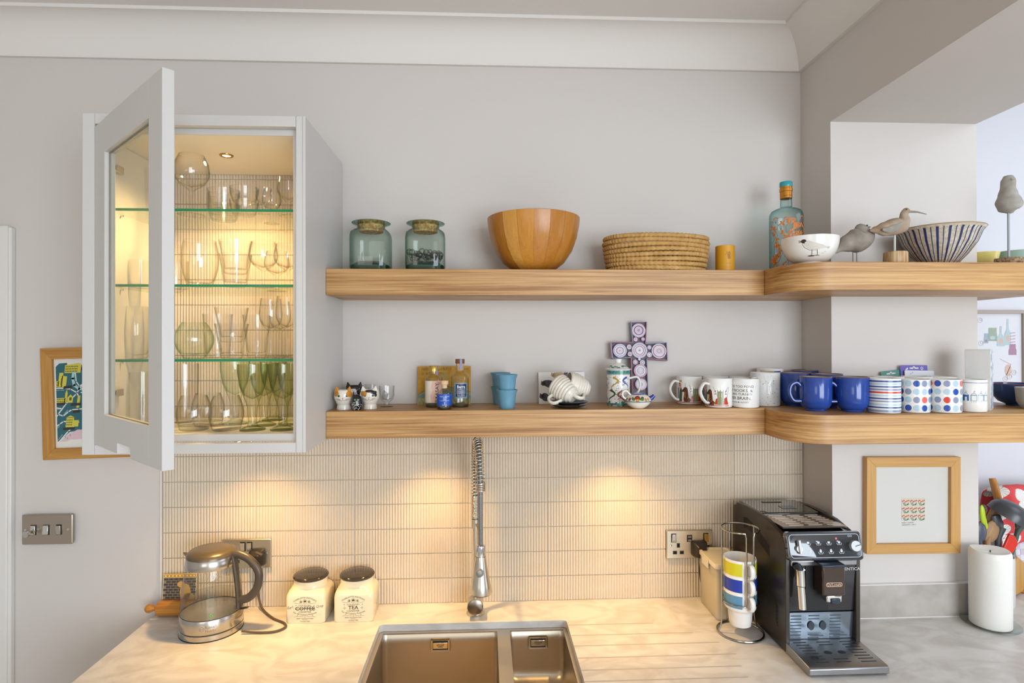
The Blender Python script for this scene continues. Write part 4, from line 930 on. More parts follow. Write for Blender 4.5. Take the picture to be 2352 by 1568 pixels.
def tilt(base_to, top_to, spin):
    """matrix whose local +Z points along top_to"""
    z = Vector(top_to).normalized(); x = Vector(base_to); x = (x - z * x.dot(z)).normalized(); y = z.cross(x)
    return (Matrix((x, y, z)).transposed()).to_euler()
# left mug: mouth up-left and back, its base facing the camera on the right; right mug: mouth to the left behind it
ribbed('ribbed cream mug lying tipped with its base towards the sink, in front', (sc_[0] + .010, sc_[1] - .034, ZL + .0335), tilt((-.55, -.45, -.60), (-.62, .60, .45), 0))
ribbed('ribbed cream mug lying on its side behind the other tipped one', (sc_[0] + .060, sc_[1] + .018, ZL + .0500), tilt((.15, -.80, -.55), (-.86, -.16, .26), 0))

# lidded infuser mug with dragons
c = PY(1420, 784, -.085); im = thing('infuser_mug', 'tall lidded white mug painted with small dragons, in front of the cross', 'mug', (c.x, -.085, ZL)); r = .0345
G().lathe([(0, .001), (r * .93, 0), (r * .985, .002), (r, .005), (r, .107), (r - .0025, .1075), (r - .003, .10), (0, .099)], 40).obj('mug_body', glaz, im)
G().lathe([(r + .0055, .1085), (r + .006, .110), (r + .004, .1105), (r - .002, .112), (.024, .121), (.012, .127), (.0085, .129), (.0085, .133), (.0105, .137), (.0100, .1395), (0, .1400), ], 40).obj('lid', glaz, im)
G().lathe([(0, .1082), (r + .0055, .1082), (r + .0058, .1088)], 40).obj('lid_rim', glaz, im)
G().tube(bez([(r - .002, 0, .082), (r + .022, 0, .085), (r + .030, 0, .062), (r + .020, 0, .036), (r - .002, 0, .032)], 6), .0036, 10, flat=1.6, up=(0, 1, 0), M=rz(-.25)).obj('handle', glaz, im)
random.seed(21); pl = rect(-.108, .108, .0945, .1055, 0) + rect(-.108, .108, .0925, .0935, 5) + rect(-.108, .108, .003, .009, 0)
def dragon(u, v, s, mi, sg=1):
    pts = [(u + sg * s * (.9 * math.sin(t * 5.2)) * (1 - .25 * t), v + s * (1.2 - 2.4 * t)) for t in [i / 16 for i in range(17)]]
    o = []
    for i, (a, b) in enumerate(zip(pts, pts[1:])): o += line([a, b], s * (.42 - .3 * i / 16), mi)
    o += ell(pts[0][0], pts[0][1], s * .38, s * .28, mi, 10) + line([pts[4], (pts[4][0] + s * .7, pts[4][1] - s * .4)], s * .14, mi) + line([pts[9], (pts[9][0] - s * .7, pts[9][1] - s * .4)], s * .14, mi)
    return o
for k_, (u, v, s, mi) in enumerate(((-.012, .068, .0105, 1), (.024, .070, .0095, 2), (-.022, .030, .0105, 3), (.010, .028, .0105, 4), (.034, .028, .009, 1), (-.048, .066, .010, 2), (.055, .066, .01, 3), (-.05, .03, .01, 4))): pl += dragon(u, v, s * 1.3, mi, (-1) ** k_)
for k_ in range(90): pl += ell(random.uniform(-.06, .06), random.uniform(.012, .090), random.uniform(.0008, .0022), random.uniform(.0006, .0016), random.choice((0, 1, 2, 3, 4)), 7, random.random() * 3)
for k_ in range(26): pl += ell(random.uniform(-.1, .1), random.uniform(.096, .104), .004, .0016, random.choice((2, 6)), 7, random.random())
for k_ in range(18): pl += ell(random.uniform(-.06, .06), random.uniform(.003, .011), .006, .003, random.choice((0, 6)), 8, random.random())
decal('dragon_print', pl, [ink('#4f8f7c', .2), ink('#b3922e', .2), ink('#2c4fa0', .2), ink('#2f5a34', .2), ink('#8a3a26', .2), ink('#c98a86', .2), ink('#3f7466', .2)], on_cyl(r, facing(im)), im, .004)
pl = []
for k_ in range(30): a = random.uniform(0, 6.28); pl += ell(a, random.uniform(.2, .8), .16, .14, random.choice((0, 6)), 7)
decal('lid_print', pl, [ink('#4f8f7c', .2)] * 6 + [ink('#3f7466', .2)], lambda u, v, d: ((.0325 - .0105 * v + d) * math.cos(u), (.0325 - .0105 * v + d) * math.sin(u), .112 + .0105 * v + d), im)

# wall cross of rolled paper, leaning against the wall
A = PY(1462, 905, -.03); cx = A.x; k = mpp(A.x, -.02)
cr = thing('paper_cross', 'cross made of rolled magazine paper, leaning on the wall', 'cross', (cx + .003, -.034, ZL), rot=(-.115, 0, 0))
cr.rotation_euler = (-.115, math.radians(3.0), 0)
zc = (936 - 815) * k * 1.01; wv, wh = .026, .026
outl = [(-.019, 0), (.031, 0), (.0235, zc - .027), (.090, zc - .029), (.086, zc + .027), (.019, zc + .020), (.021, zc + .090), (-.029, zc + .086), (-.0215, zc + .022), (-.091, zc + .0185), (-.085, zc - .031), (-.026, zc - .026)]
G().loft([[(x, 0, z) for x, z in outl], [(x, .012, z) for x, z in outl]], 0).obj('back_board', mat('cross_board', '#6f6a70', .8), cr)
rim = G(); n_ = len(outl)
for i in range(n_):
    a, b = Vector((outl[i][0], 0, outl[i][1])), Vector((outl[(i + 1) % n_][0], 0, outl[(i + 1) % n_][1])); d = (b - a).normalized(); nrm = Vector((-d.z, 0, d.x)) * .0012
    rim.loft([[tuple(a + nrm + Vector((0, -.010, 0))), tuple(a - nrm + Vector((0, -.010, 0))), tuple(a - nrm + Vector((0, .012, 0))), tuple(a + nrm + Vector((0, .012, 0)))], [tuple(b + nrm + Vector((0, -.010, 0))), tuple(b - nrm + Vector((0, -.010, 0))), tuple(b - nrm + Vector((0, .012, 0))), tuple(b + nrm + Vector((0, .012, 0)))]], i % 3)
rim.obj('paper_edge', [ink('#b7a6b8', .7), ink('#8d96a8', .7), ink('#a8788a', .7)], cr)
cols_ = ['#e5e1e6', '#bda2c4', '#d9d3dc', '#8c6fa4', '#e0d5da', '#b57f9c', '#cfc7d6', '#7d86b4', '#eae7ea', '#c48aa0']
rm = [ink(c_, .75) for c_ in cols_]
def roll(x, z, R, seed):
    random.seed(seed); g = G(); w = .0013; r_ = R; i = 0; order = random.sample(range(len(rm)), len(rm))
    while r_ > .0006:
        y = -.0085 - random.uniform(0, .0016); ri = max(r_ - w, 0)
        g.lathe([(r_, 0), (r_, y), (ri, y)] if ri else [(r_, 0), (r_, y), (0, y)], 24 if R > .01 else 14, order[i % len(rm)] if random.random() < .6 else (0 if i % 2 else 2), Matrix.Rotation(-PI / 2, 4, 'X')); r_ = ri; i += 1
    return g.obj('paper_roll', rm, cr, (x, 0, z), ang=30)
for x, z, R, s in ((-.004, zc + .061, .0222, 1), (.0, zc - .002, .0245, 2), (-.062, zc - .006, .0222, 3), (.062, zc - .001, .0235, 4), (.004, zc - .066, .0210, 5), (.007, zc - .108, .0190, 6), (-.013, zc + .032, .0072, 7), (.0105, zc + .034, .0068, 8), (-.033, zc + .007, .0075, 9), (-.030, zc - .015, .0078, 10), (.031, zc + .009, .0072, 11), (.0315, zc - .0145, .0078, 12), (-.0125, zc - .0395, .0080, 13), (.010, zc - .040, .0080, 14), (.0, zc - .030, .0050, 15)): roll(x, z, R, s)

# small painted jug
b = PZ(1470, 939, ZL); tp = thing('painted_jug', 'tiny round jug with painted fruit and a cobalt spout', 'jug', (b.x, b.y + .022, ZL), 0)
tpp = [(0, .001), (.017, 0), (.0185, .001), (.028, .008), (.0368, .0185), (.0378, .0235), (.034, .031), (.026, .0375), (.0195, .0400), (.0185, .0425), (.0170, .0425), (.0165, .040), (0, .03)]
G().lathe(tpp, 44).obj('jug_body', mat('jug_cream', '#eae3d6', .15, spec=.6), tp)
G().lathe([(.0188, .0395), (.0200, .0408), (.0190, .0432), (.0165, .0430)], 36).obj('blue_lip', mat('cobalt', '#27358c', .15, spec=.6), tp)
G().tube([(.030, 0, .026), (.040, 0, .031), (.046, 0, .0375)], [.0085, .0062, .0048], 12).obj('spout', MC['cobalt'], tp, None, (0, 0, -.15))
G().tube(bez([(-.031, 0, .024), (-.044, 0, .034), (-.044, 0, .047), (-.034, 0, .050), (-.022, 0, .038)], 6), .0034, 10, flat=1.8, up=(0, 1, 0)).obj('handle', MC['jug_cream'], tp)
pl = rect(-.06, .06, .0205, .0222, 0) + rect(-.06, .06, .0185, .0195, 1)
for u, v, a, b_, mi, ro in ((-.004, .0325, .0075, .0042, 2, .1), (.011, .0315, .0058, .0028, 3, .4), (-.016, .029, .0058, .0028, 3, -.6), (-.027, .0275, .0035, .0036, 2, 0), (-.003, .0258, .0044, .0032, 4, 0), (.008, .0283, .0062, .0026, 3, -.2), (.021, .0272, .0038, .0034, 5, 0), (.031, .028, .003, .003, 4, 0), (-.04, .027, .005, .003, 3, .4)): pl += ell(u, v, a * 1.15, b_ * 1.25, 6, 12, ro) + [(mi + 1 if mi > 5 else mi, p_) for _, p_ in ell(u, v, a, b_, 0, 12, ro)]
pl = [(7 if m_ == 6 else m_, p_) for m_, p_ in pl]; pl = [(0 if m_ == 7 else m_ + 1, p_) for m_, p_ in pl]
decal('fruit_print', pl, [ink('#2a2a30', .2), ink('#30384a', .2), ink('#6fb0c8', .2), ink('#a83a34', .2), ink('#557a34', .2), ink('#e0a01e', .2), ink('#dd8352', .2)], on_rev([(0, 0)] + tpp, -PI / 2 - .2, .036), tp, .004, vstep=.003)

# ---- the row of mugs
def base_Y(py, r): return PZ(1500, py, ZL).y
def at_mug(px, py, r):
    """front foot of the mug at this pixel -> depth of its axis"""
    return PZ(px, py, ZL).y + r * .92
camel = ['#c4761e', '#5a2a12', '#c23a22', '#4a5a34', '#3c4048', '#7f8aa6', '#dfe0e2', '#8a8a62', '#a8b05a', '#2b2724', '#d9b48a']
def camel_print(m_, r, a0):
    pl = rect(-.048, .048, .0055, .0075, 2)
    def c_(du):
        o = poly([(du - .030, .009), (du - .020, .009), (du - .018, .040), (du - .024, .058), (du - .028, .040)], 3) + poly([(du - .036, .012), (du - .030, .012), (du - .030, .052), (du - .036, .050)], 5) + ell(du - .027, .052, .0042, .005, 10) + rect(du - .031, du - .023, .056, .059, 2)
        o += poly([(du - .013, .008), (du + .004, .008), (du + .007, .016), (du + .001, .022), (du - .001, .040), (du - .002, .048), (du - .006, .0535), (du - .012, .0525), (du - .016, .046), (du - .023, .042), (du - .022, .0385), (du - .013, .0385), (du - .0125, .030), (du - .0145, .018)], 1)
        o += poly([(du - .011, .010), (du + .002, .010), (du + .003, .016), (du - .002, .022), (du - .004, .040), (du - .005, .047), (du - .011, .049), (du - .016, .043), (du - .012, .040), (du - .010, .030), (du - .012, .018)], 0) + ell(du - .0125, .046, .0012, None, 9)
        o += line([(du - .009, .054), (du - .009, .066)], .0007, 2) + poly([(du - .031, .060), (du - .020, .061), (du - .031, .067)], 2) + rect(du - .030, du - .020, .067, .074, 8)
        o += poly([(du + .006, .010), (du + .014, .010), (du + .014, .028), (du + .010, .026)], 2)
        o += rect(du + .014, du + .031, .009, .048, 7) + rect(du + .016, du + .029, .011, .028, 3) + rect(du + .014, du + .031, .030, .047, 4) + rect(du + .019, du + .026, .031, .043, 6) + poly([(du + .019, .040), (du + .026, .040), (du + .0225, .034)], 2)
        for q in (du + .0145, du + .0225, du + .0305): o += line([(q, .047), (q, .052)], .0012, 4)
        o += line([(du + .002, .060), (du + .014, .036)], .0006, 9) + line([(du + .044, .060), (du + .032, .036)], .0006, 9) + line([(du + .047, .060), (du + .040, .020)], .0006, 9)
        for q in (0, 1): o += poly([(du + .005 + q * .0, .038 + q * .008), (du + .010, .0395 + q * .008), (du + .0085, .043 + q * .008)], 2) + poly([(du + .036, .038 + q * .008), (du + .041, .0395 + q * .008), (du + .038, .043 + q * .008)], 2)
        o += poly([(du + .031, .010), (du + .046, .010), (du + .040, .032), (du + .033, .028)], 2)
        for k_ in range(14): o += ell(du + random.uniform(.0165, .0285), random.uniform(.012, .027), .0012, .0009, random.choice((8, 7)), 6)
        return o
    random.seed(4); pl += c_(0.0)
    decal('camel_print', pl, [ink(x, .2) for x in camel], on_cyl(r, a0), m_, .004, clip=(-r * 1.55, r * 1.55, .004, .076))
r = .0383; dy = at_mug(1583, 929, r)
m1 = mug('camel_mug', 'bone china mug with camels and knights, standing alone at the left', 1582, dy, 2 * r, .0845, hang=PI + .25, group='camel mugs', hs=1.05)
camel_print(m1, r, facing(m1) - .05)
m2 = mug('camel_mug', 'bone china mug with camels and a castle, beside the quotation mug', 1650, at_mug(1650, 937, r), 2 * r, .0845, hang=PI + .35, group='camel mugs', hs=1.05)
camel_print(m2, r, facing(m2) + .45 - .9)
mug('white_mug', 'plain white mug behind the second camel mug', 1643, -.034, .076, .0835, hang=PI + .4, group='plain mugs at the back')
mug('white_mug', 'plain white mug behind the quotation mug', 1704, -.034, .076, .0835, hang=PI / 2, group='plain mugs at the back')
qm = mug('quotation_mug', 'white mug lettered with a quotation about books', 1711, at_mug(1711, 937.5, r), 2 * r, .0835, hang=PI / 2)
pl = text('SHE IS TOO FOND', .0098, 0, .0615, bold=.004) + text('OF BOOKS, &', .0122, 0, .0498, bold=.004) + text('IT HAS TURNED', .0098, 0, .0395, bold=.004) + text('HER BRAIN.', .0128, 0, .0278, bold=.004) + text('LOUISA M. ALCOTT', .0058, 0, .0165, bold=.004)
decal('lettering', pl, [ink('#4a4846', .2)], on_cyl(r, facing(qm) - .42), qm, .003)
r = .042; sm = mug('speckled_mug', 'off-white mug with a scatter of dark specks, behind the quotation mug', 1757, -.118, 2 * r, .099, hang=PI + .5, body_m=mat('speck_white', '#e4e3e1', .15, spec=.6))
random.seed(6); pl = []
for k_ in range(90):
    s_ = random.uniform(.0005, .0013); pl += ell(random.uniform(-.06, .06), random.uniform(.006, .093), s_, s_ * random.uniform(.5, 1.6), random.choice((0, 0, 1, 2)), 6, random.random() * 3)
decal('specks', pl, [ink('#6d7078', .2), ink('#9a9c92', .2), ink('#a8a068', .2)], on_cyl(r, facing(sm)), sm, .004)['kind'] = 'stuff'
r = .039; om = mug('banded_mug', 'tall mug with an ochre and a blue panel under the rim, at the back', 1768, -.0345, 2 * r, .1075, hang=PI + .2)
decal('panels', rect(-.032, .010, .080, .1005, 0) + rect(.011, .034, .06, .1005, 1), [ink('#b98f58', .3), ink('#2b479c', .2)], on_cyl(r, facing(om)), om, .004)

# cobalt blue stoneware mugs with brown rims
cob = mat('cobalt_stoneware', '#2b50a8', .12, spec=.6, noise=(14, .25, '#22418f')); ct = mat('brown_rim', '#7a5a4a', .3); inb = mat('pale_blue_inside', '#c4cdd8', .15)
def bmug(label, px, Y, hang, h=.094, d=.082):
    r = d / 2
    P = [(r * .62, 0), (r * .66, .003), (r * .64, .005), (r * .80, .009), (r * .92, .017), (r * .985, .030), (r, .045), (r, h - .002)]
    m_ = mug('cobalt_mug', label, px, Y, d, h, cob, None, 'cobalt stoneware mugs', 0, P, inner=inb)
    G().lathe([(r - .0003, h - .0022), (r + .0004, h - .001), (r - .0010, h + .0006), (r - .0024, h - .0006)], 40).obj('rim_band', ct, m_)
    pts = bez([(r - .002, 0, h * .72), (r + .010, 0, h * .82), (r + .024, 0, h * .74), (r + .028, 0, h * .52), (r + .018, 0, h * .30), (r - .003, 0, h * .28)], 6)
    hd = G().tube(pts, .0048, 10, M=rz(hang), flat=1.4, up=(0, 1, 0)).obj('handle', cob, m_)
    e_ = [(x * 1.0 + (.0046 if 0 < i < len(pts) - 1 else 0), y, z) for i, (x, y, z) in enumerate(pts)]
    G().tube(pts, .0049, 10, M=rz(hang), flat=.55, up=(0, 1, 0)).obj('handle_edge', ct, m_)
    return m_
r = .041
bmug('cobalt blue mug beside the speckled mug, handle hidden behind', 1826, -.135, PI / 2 + .3, .0985, .084)
bmug('cobalt blue mug at the shelf corner, its handle to the left', 1873, at_mug(1873, 946, r) + .0, PI - .15)
bmug('cobalt blue mug next to the striped one', 1957, at_mug(1957, 948, r), PI - .25)
bmug('cobalt blue mug at the back by the wall corner', 1850, -.050, PI / 2, .102, .084)
bmug('cobalt blue mug in the second row behind the corner mug', 1899, -.190, PI / 2 + .5, .0975, .082)

# bright patterned mugs
r = .0395; st = mug('striped_mug', 'mug with blue, pale and one red horizontal stripes', 2029, at_mug(2029, 951, r) + .004, 2 * r, .092, hang=PI / 2)
bands = [(.083, .087, '#2c4d94'), (.0755, .0805, '#b8cdd8'), (.0690, .0725, '#2c4d94'), (.0610, .0655, '#8f99b4'), (.0535, .0580, '#d2443c'), (.0455, .0500, '#b8d0d8'), (.0380, .0415, '#2c4d94'), (.0305, .0345, '#8f99b4'), (.0215, .0265, '#b8d0d8'), (.0145, .0180, '#2c4d94'), (.0045, .0100, '#8f99b4')]
for z0, z1, c_ in bands: G().lathe([(r + .0002, z0), (r + .00035, z0), (r + .00035, z1), (r + .0002, z1)], 40).obj('stripe', ink(c_, .2), st)
DC = ['#b3ccd6', '#2750a6', '#8c94b0', '#e06a5c', '#d6402e']
def dots(label, px, pat, dyy=0.0, d=.0745, n=12):
    r = d / 2; m_ = mug('dotted_mug', label, px, at_mug(px, 950, r) + dyy, d, .0885, hang=PI / 2, group='dotted mugs')
    pl = []; st_ = 2 * PI * r / n
    for row in range(4):
        for k_ in range(-4, 5):
            pl += ell(k_ * st_ + (.3 * st_), .0785 - row * .0215, .0078, .0083, pat[row][(k_ + 4) % len(pat[row])], 18)
    decal('dot_print', pl, [ink(x, .2) for x in DC], on_cyl(r, facing(m_)), m_, .003); return m_
dots('dotted mug next to the striped mug', 2099, [[0, 2, 0, 0, 1, 2, 0, 3, 2], [0, 3, 1, 2, 0, 0, 1, 0, 2], [2, 0, 1, 0, 2, 3, 2, 0, 1], [0, 2, 0, 1, 0, 1, 0, 2, 3]], .004, .0725)
dots('dotted mug with a bright red dot, beside the beach hut mug', 2168, [[0, 2, 3, 1, 2, 0, 3, 0, 2], [0, 3, 1, 0, 0, 1, 2, 0, 2], [2, 0, 0, 2, 4, 2, 0, 0, 1], [0, 2, 1, 0, 1, 0, 2, 2, 3]], .002, .078)
r = .0330; hm_ = mug('beach_hut_mug', 'white mug with a row of blue beach huts', 2232, at_mug(2232, 948, r) + .002, 2 * r, .0870, hang=PI / 2)
pl = rect(-.05, .05, .0785, .0797, 1)
for k_, (u, f) in enumerate(((-.030, 0), (-.0135, 1), (.004, 0), (.0195, 2), (.034, 0))):
    pl += poly([(u - .0075, .046), (u, .0535), (u + .0075, .046)], 0) + poly([(u - .0058, .047), (u, .0520), (u + .0058, .047)], 3)
    pl += rect(u - .0068, u + .0068, .031, .046, f if f else 0) + (rect(u - .0055, u + .0055, .0318, .0452, 3) if f != 1 else []) + rect(u - .0024, u + .0024, .031, .0415, 3 if f == 1 else 0)
    if f != 1:
        for q in range(4): pl += rect(u - .0055, u - .003, .033 + q * .003, .0342 + q * .003, 2) + rect(u + .003, u + .0055, .033 + q * .003, .0342 + q * .003, 2)
    pl += line([(u, .053), (u, .057)], .0005, 0) + poly([(u, .0573), (u, .055), (u + .0035, .0562)], 4 if k_ == 2 else 2)
for u in (-.002, .003, .008): pl += line([(u, .031), (u + .001, .0265)], .0007, 2)
decal('hut_print', pl, [ink('#3d6f94', .2), ink('#3a5f9a', .2), ink('#7db4c4', .2), ink('#e9e7e3', .2), ink('#c8423c', .2)], on_cyl(r, facing(hm_)), hm_, .003)
for px, Y, lb in ((2040, -.215, 'striped'), (2104, -.215, 'first dotted'), (2162, -.212, 'second dotted')):
    mug('white_mug', 'plain white mug in the second row, behind the %s mug' % lb, px, Y, .078, .0905, hang=PI / 2, group='plain mugs at the back')

# gift cards standing against the wall end, behind the mugs
def gcard(name, label, x0, x1, ytop, col, Y, ry=0.0, slot=True):
    A = PY(x0, ytop, Y); B = PY(x1, ytop, Y); w = B.x - A.x; h = A.z - ZL
    cdd = thing(name, label, 'card', ((A.x + B.x) / 2, Y, ZL + .0005), rot=(-.10, ry, 0)); Wd = w / 2
    G().loft([[(x, 0, z) for x, z, _ in rrect(-Wd, Wd, 0, h, .003, 0)], [(x, .0008, z) for x, z, _ in rrect(-Wd, Wd, 0, h, .003, 0)]], 0).obj('card', mat('card_' + col.strip('#'), col, .5), cdd)
    pl = []
    if slot: pl += rect(-.012, .012, h - .0105, h - .0065, 0) + ell(0, h - .0070, .004, None, 0) + ell(-.012, h - .0085, .002, None, 0) + ell(.012, h - .0085, .002, None, 0)
    if name == 'purple_gift_card': pl += poly([(-.027, h - .013), (-.019, h - .006), (-.018, h - .010), (-.022, h - .014)], 0) + ring(.024, h - .009, .0045, .0008, 0) + ring(.024, h - .0095, .0026, .0008, 0) + line([(.024, h - .014), (.024, h - .011)], .001, 0)
    if not slot: pl += text('x e', .008, -.024, h - .008, 0, rot=.6)
    decal('print', pl, [ink('#e9e7ee', .5) if slot else ink('#8a8690', .5)], on_front(0), cdd); return cdd
gcard('green_gift_card', 'green hanging card behind the mugs', 2036, 2082, 851, '#4f8f82', -.176, -.10)
gcard('purple_gift_card', 'purple hanging card with white icons behind the mugs', 2074, 2137, 839, '#6c5fae', -.180)
gcard('white_note_card', 'blank white card in front of the purple one', 2082, 2150, 851, '#dfe0e6', -.186, .02, False)

# block-shaped book standing on end
A = PZ(2247, 943, ZL); bk_ = thing('standing_book', 'grey-white book standing on end beside the beach hut mug', 'book', (A.x - .008, A.y + .034, ZL), -0.82)
G().box(0, .0555, 0, .052, .0, .166).obj('cover', mat('chalky_grey', '#dedbd6', .8, noise=(18, .25, '#cfcdc9')), bk_, bevel=.0008)
G().box(.0555, .0570, .003, .049, .004, .163).obj('worn_edge', mat('worn_blue', '#8f9aa8', .8, noise=(60, .1, '#d8dde0')), bk_)
G().box(.0, .0560, .0, .052, .166, .1675).obj('top_edge', mat('top_paper', '#d9d3c8', .8), bk_)
c = PY(2335, 784, -.165); bb = thing('blue_bowl', 'glossy deep blue bowl at the right end of the lower shelf', 'bowl', (c.x, -.165, ZL))
G().lathe([(0, 0), (.026, 0), (.028, .004), (.045, .012), (.058, .030), (.064, .052), (.0655, .064), (.0635, .0645), (.0615, .052), (.055, .031), (.04, .015), (0, .008)], 44).obj('bowl_body', mat('deep_blue_glaze', '#26508c', .1, spec=.6, noise=(10, .25, '#1d3f74')), bb)
G().lathe([(.0652, .0625), (.0658, .0640), (.0644, .0652), (.0630, .0640)], 44).obj('rim', mat('rust_rim', '#8a4a3a', .3), bb)
c = PY(2368, 784, -.26); gb3 = thing('grey_bowl', 'grey stoneware bowl cut off by the photo edge', 'bowl', (c.x, -.26, ZL))
G().lathe([(0, 0), (.020, 0), (.023, .003), (.033, .02), (.0365, .060), (.035, .0605), (.031, .021), (.02, .006), (0, .005)], 36).obj('bowl_body', mat('grey_glaze', '#a8a59e', .2), gb3)

# ================================================================== things on the worktop
satin = brushed('satin_steel', '#c2beb7', 0.24, (2, 2, 200), .1)
smoke = mat('smoke_plastic', '#4a4238', .35)
# ---- glass kettle
KX, KY = -.7785, -.1335
kt = thing('kettle', 'glass jug kettle with steel bands and dark handle', 'kettle', (KX, KY, ZC))
G().lathe([(0, 0), (.083, 0), (.0835, .0015), (.0825, .003)], 48).obj('foot_ring', mat('black_rubber', '#1d1b1a', .6), kt)
pb = G().lathe([(.0825, .003), (.0825, .0155), (.081, .017), (0, .017)], 48).obj('power_base', satin, kt)
G().lathe([(.0815, .017), (.0815, .0195), (0, .0195)], 48).obj('base_gap', mat('black_rubber', '#1d1b1a', .6), kt)
ob = G().lathe([(0, .0196), (.0822, .0196), (.0828, .021), (.0818, .054), (.0805, .0565), (0, .0565)], 56).obj('steel_band', satin, kt)
decal('logo', ring(-.020, .0365, .0062, .0010, 0) + text('RH', .0058, -.020, .0365) + text('Russell', .0105, .002, .0405, 0, 'CENTER') + text('Hobbs', .0105, .002, .0300, 0, 'CENTER'), [ink('#8d8171', .35)], on_cyl(.0823, facing(kt) - .06), kt, .003)
kg = glass('kettle_glass', '#fbfbf8', '#c9c2b0', 1.5, 0.0, 3.0)
G().lathe([(.0800, .056), (.0795, .080), (.0770, .110), (.0735, .140), (.0700, .165), (.0672, .186)], 56).obj('glass_jug', kg, kt)
G().lathe([(.0785, .0600), (.0775, .0905), (.0755, .0925), (.072, .0915), (0, .0915)], 48).obj('water', glass('kettle_water', '#fdfefd', '#d6d6cc', 1.0, 0.0, 3.0), kt)
G().lathe([(.0792, .0550), (.0803, .0552), (.0803, .0580), (.0792, .0582)], 56).obj('seal_ring', MC['smoke_plastic'], kt)
G().lathe([(.0655, .186), (.0682, .1845), (.0690, .186), (.0650, .212), (.0640, .213), (.0615, .212)], 56).obj('top_band', satin, kt)
lid = G().lathe([(.0652, .2115), (.0640, .219), (.0590, .2245), (.0535, .2268), (.0525, .2262), (.0515, .2270), (.030, .2290), (0, .2300)], 56).obj('lid', mat('bronze_plastic', '#6b5f4c', .3, .55), kt)
ha = -.12  # the handle points right and a little towards the camera
G().loft([[(-.060, -.016, .205), (-.060, .016, .205), (-.056, .012, .190), (-.056, -.012, .190)], [(-.0845, -.003, .214), (-.0845, .003, .214), (-.078, .003, .205), (-.078, -.003, .205)]], 0, M=rz(ha)).obj('spout', MC['bronze_plastic'], kt)
hp = bez([(.0625, 0, .214), (.082, 0, .2125), (.112, 0, .198), (.1370, 0, .166), (.1345, 0, .124), (.112, 0, .094), (.083, 0, .083)], 7)
G().tube(hp, [(.0115, .0095)] * len(hp), 14, M=rz(ha), up=(0, 1, 0)).obj('handle', smoke, kt, ang=70)
G().tube(bez([(.0645, 0, .212), (.0700, 0, .170), (.0765, 0, .115), (.0800, 0, .062)], 6), [(.0065, .0095)] * 19, 12, M=rz(ha), up=(0, 1, 0)).obj('handle_spine', smoke, kt, ang=70)
G().box(.0790, .098, -.0055, .0055, .2145, .2170, M=rz(ha) @ Matrix.Rotation(.38, 4, 'Y') @ tr(-.040, 0, .036)).obj('release_button', mat('button_grey', '#3a342d', .3), kt)
G().tube([(.086, 0, .060), (.096, 0, .0625), (.107, 0, .064)], [(.0085, .0022), (.0095, .0020), (.006, .0018)], 12, M=rz(ha), up=(0, 0, 1)).obj('switch_lever', mat('lever_chrome', '#8f887c', .2, .9), kt)
decal('level_print', ring(0, .070, .0062, .0014, 0) + ell(0, .070, .0022, .0022, 0), [ink('#4f9a3e', .3)], on_cyl(.0801, facing(kt) - .02), kt, .003)
random.seed(12); gdp = G()
for k_ in range(120):
    a = facing(kt) + random.gauss(.15, .55); z = .184 - abs(random.gauss(0, .022)); r_ = .0672 + (.186 - z) * .14
    gdp.sphere((r_ * math.cos(a), r_ * math.sin(a), z), random.uniform(.0004, .0011), 0, 6, 4)
dp = gdp.obj('condensation', glass('droplets', '#ffffff', '#8f8a80', 2.0, 0, 1), kt); dp['kind'] = 'stuff'
# kettle lead with its plug
brass_st = brushed('antique_steel', '#d6cab4', 0.34, (80, 2, 2), .12); blk = mat('socket_black', '#181512', .35)
def plug(par, x, z, m_=None, name='plug', cord=None):
    m_ = m_ or mat('plug_black', '#2a2521', .35)
    o = G().loft([rrect(-.025, .025, -.026, .024, .010, 0), rrect(-.0245, .0245, -.0255, .0235, .010, .010), rrect(-.019, .019, -.024, .018, .009, .022), rrect(-.013, .013, -.022, .012, .007, .032)], 0).obj(name, m_, par, (x, -.011, z), (PI / 2, 0, 0)); return o
kl = thing('kettle_lead', 'dark kettle cable looping over the worktop to its wall plug', 'cable', (PY(590, 1280, -.02).x, 0, PY(590, 1283, -.03).z))
plug(kl, 0, 0)
o0 = Vector(kl.location)
pts = [PY(600, 1312, -.035), PY(592, 1345, -.030), PY(600, 1392, -.030), PZ(625, 1418, ZC + .004), PZ(652, 1430, ZC + .004), PZ(655, 1440, ZC + .004), PZ(630, 1450, ZC + .004), PZ(590, 1452, ZC + .004), PZ(555, 1449, ZC + .008)]
G().tube(bez([tuple(p - o0) for p in pts], 8), .0033, 8).obj('cord', mat('cable_brown', '#5a4a38', .5), kl)
# ---- wall sockets and light switch
def plate(name, label, x0, y0, x1, y1, mtl, cat):
    A = PY(x0, y0, 0); B = PY(x1, y1, 0); w, h = .0735, .0445
    o = thing(name, label, cat, ((A.x + B.x) / 2, -.0030, (A.z + B.z) / 2))
    G().box(-w + .002, w - .002, -.001, .0028, -h + .002, h - .002).obj('gasket', blk, o)
    G().loft([[(x, -.001, z) for x, z, _ in rrect(-w, w, -h, h, .003, 0)], [(x, -.0060, z) for x, z, _ in rrect(-w, w, -h, h, .003, 0)], [(x, -.0078, z) for x, z, _ in rrect(-w + .002, w - .002, -h + .002, h - .002, .003, 0)]], 0).obj('face_plate', mtl, o, ang=30)
    return o
def rocker(o, x, z, w=.0065, h=.0125, tilt_=.12, m_=None):
    G().box(x - w - .0016, x + w + .0016, -.0098, -.0076, z - h - .0016, z + h + .0016).obj('switch_surround', blk, o, bevel=.0006)
    k_ = G().box(-w, w, -.0045, 0, -h, h).obj('rocker', m_ or chrome, o, (x, -.0088, z), (tilt_, 0, 0), bevel=.0006); return k_
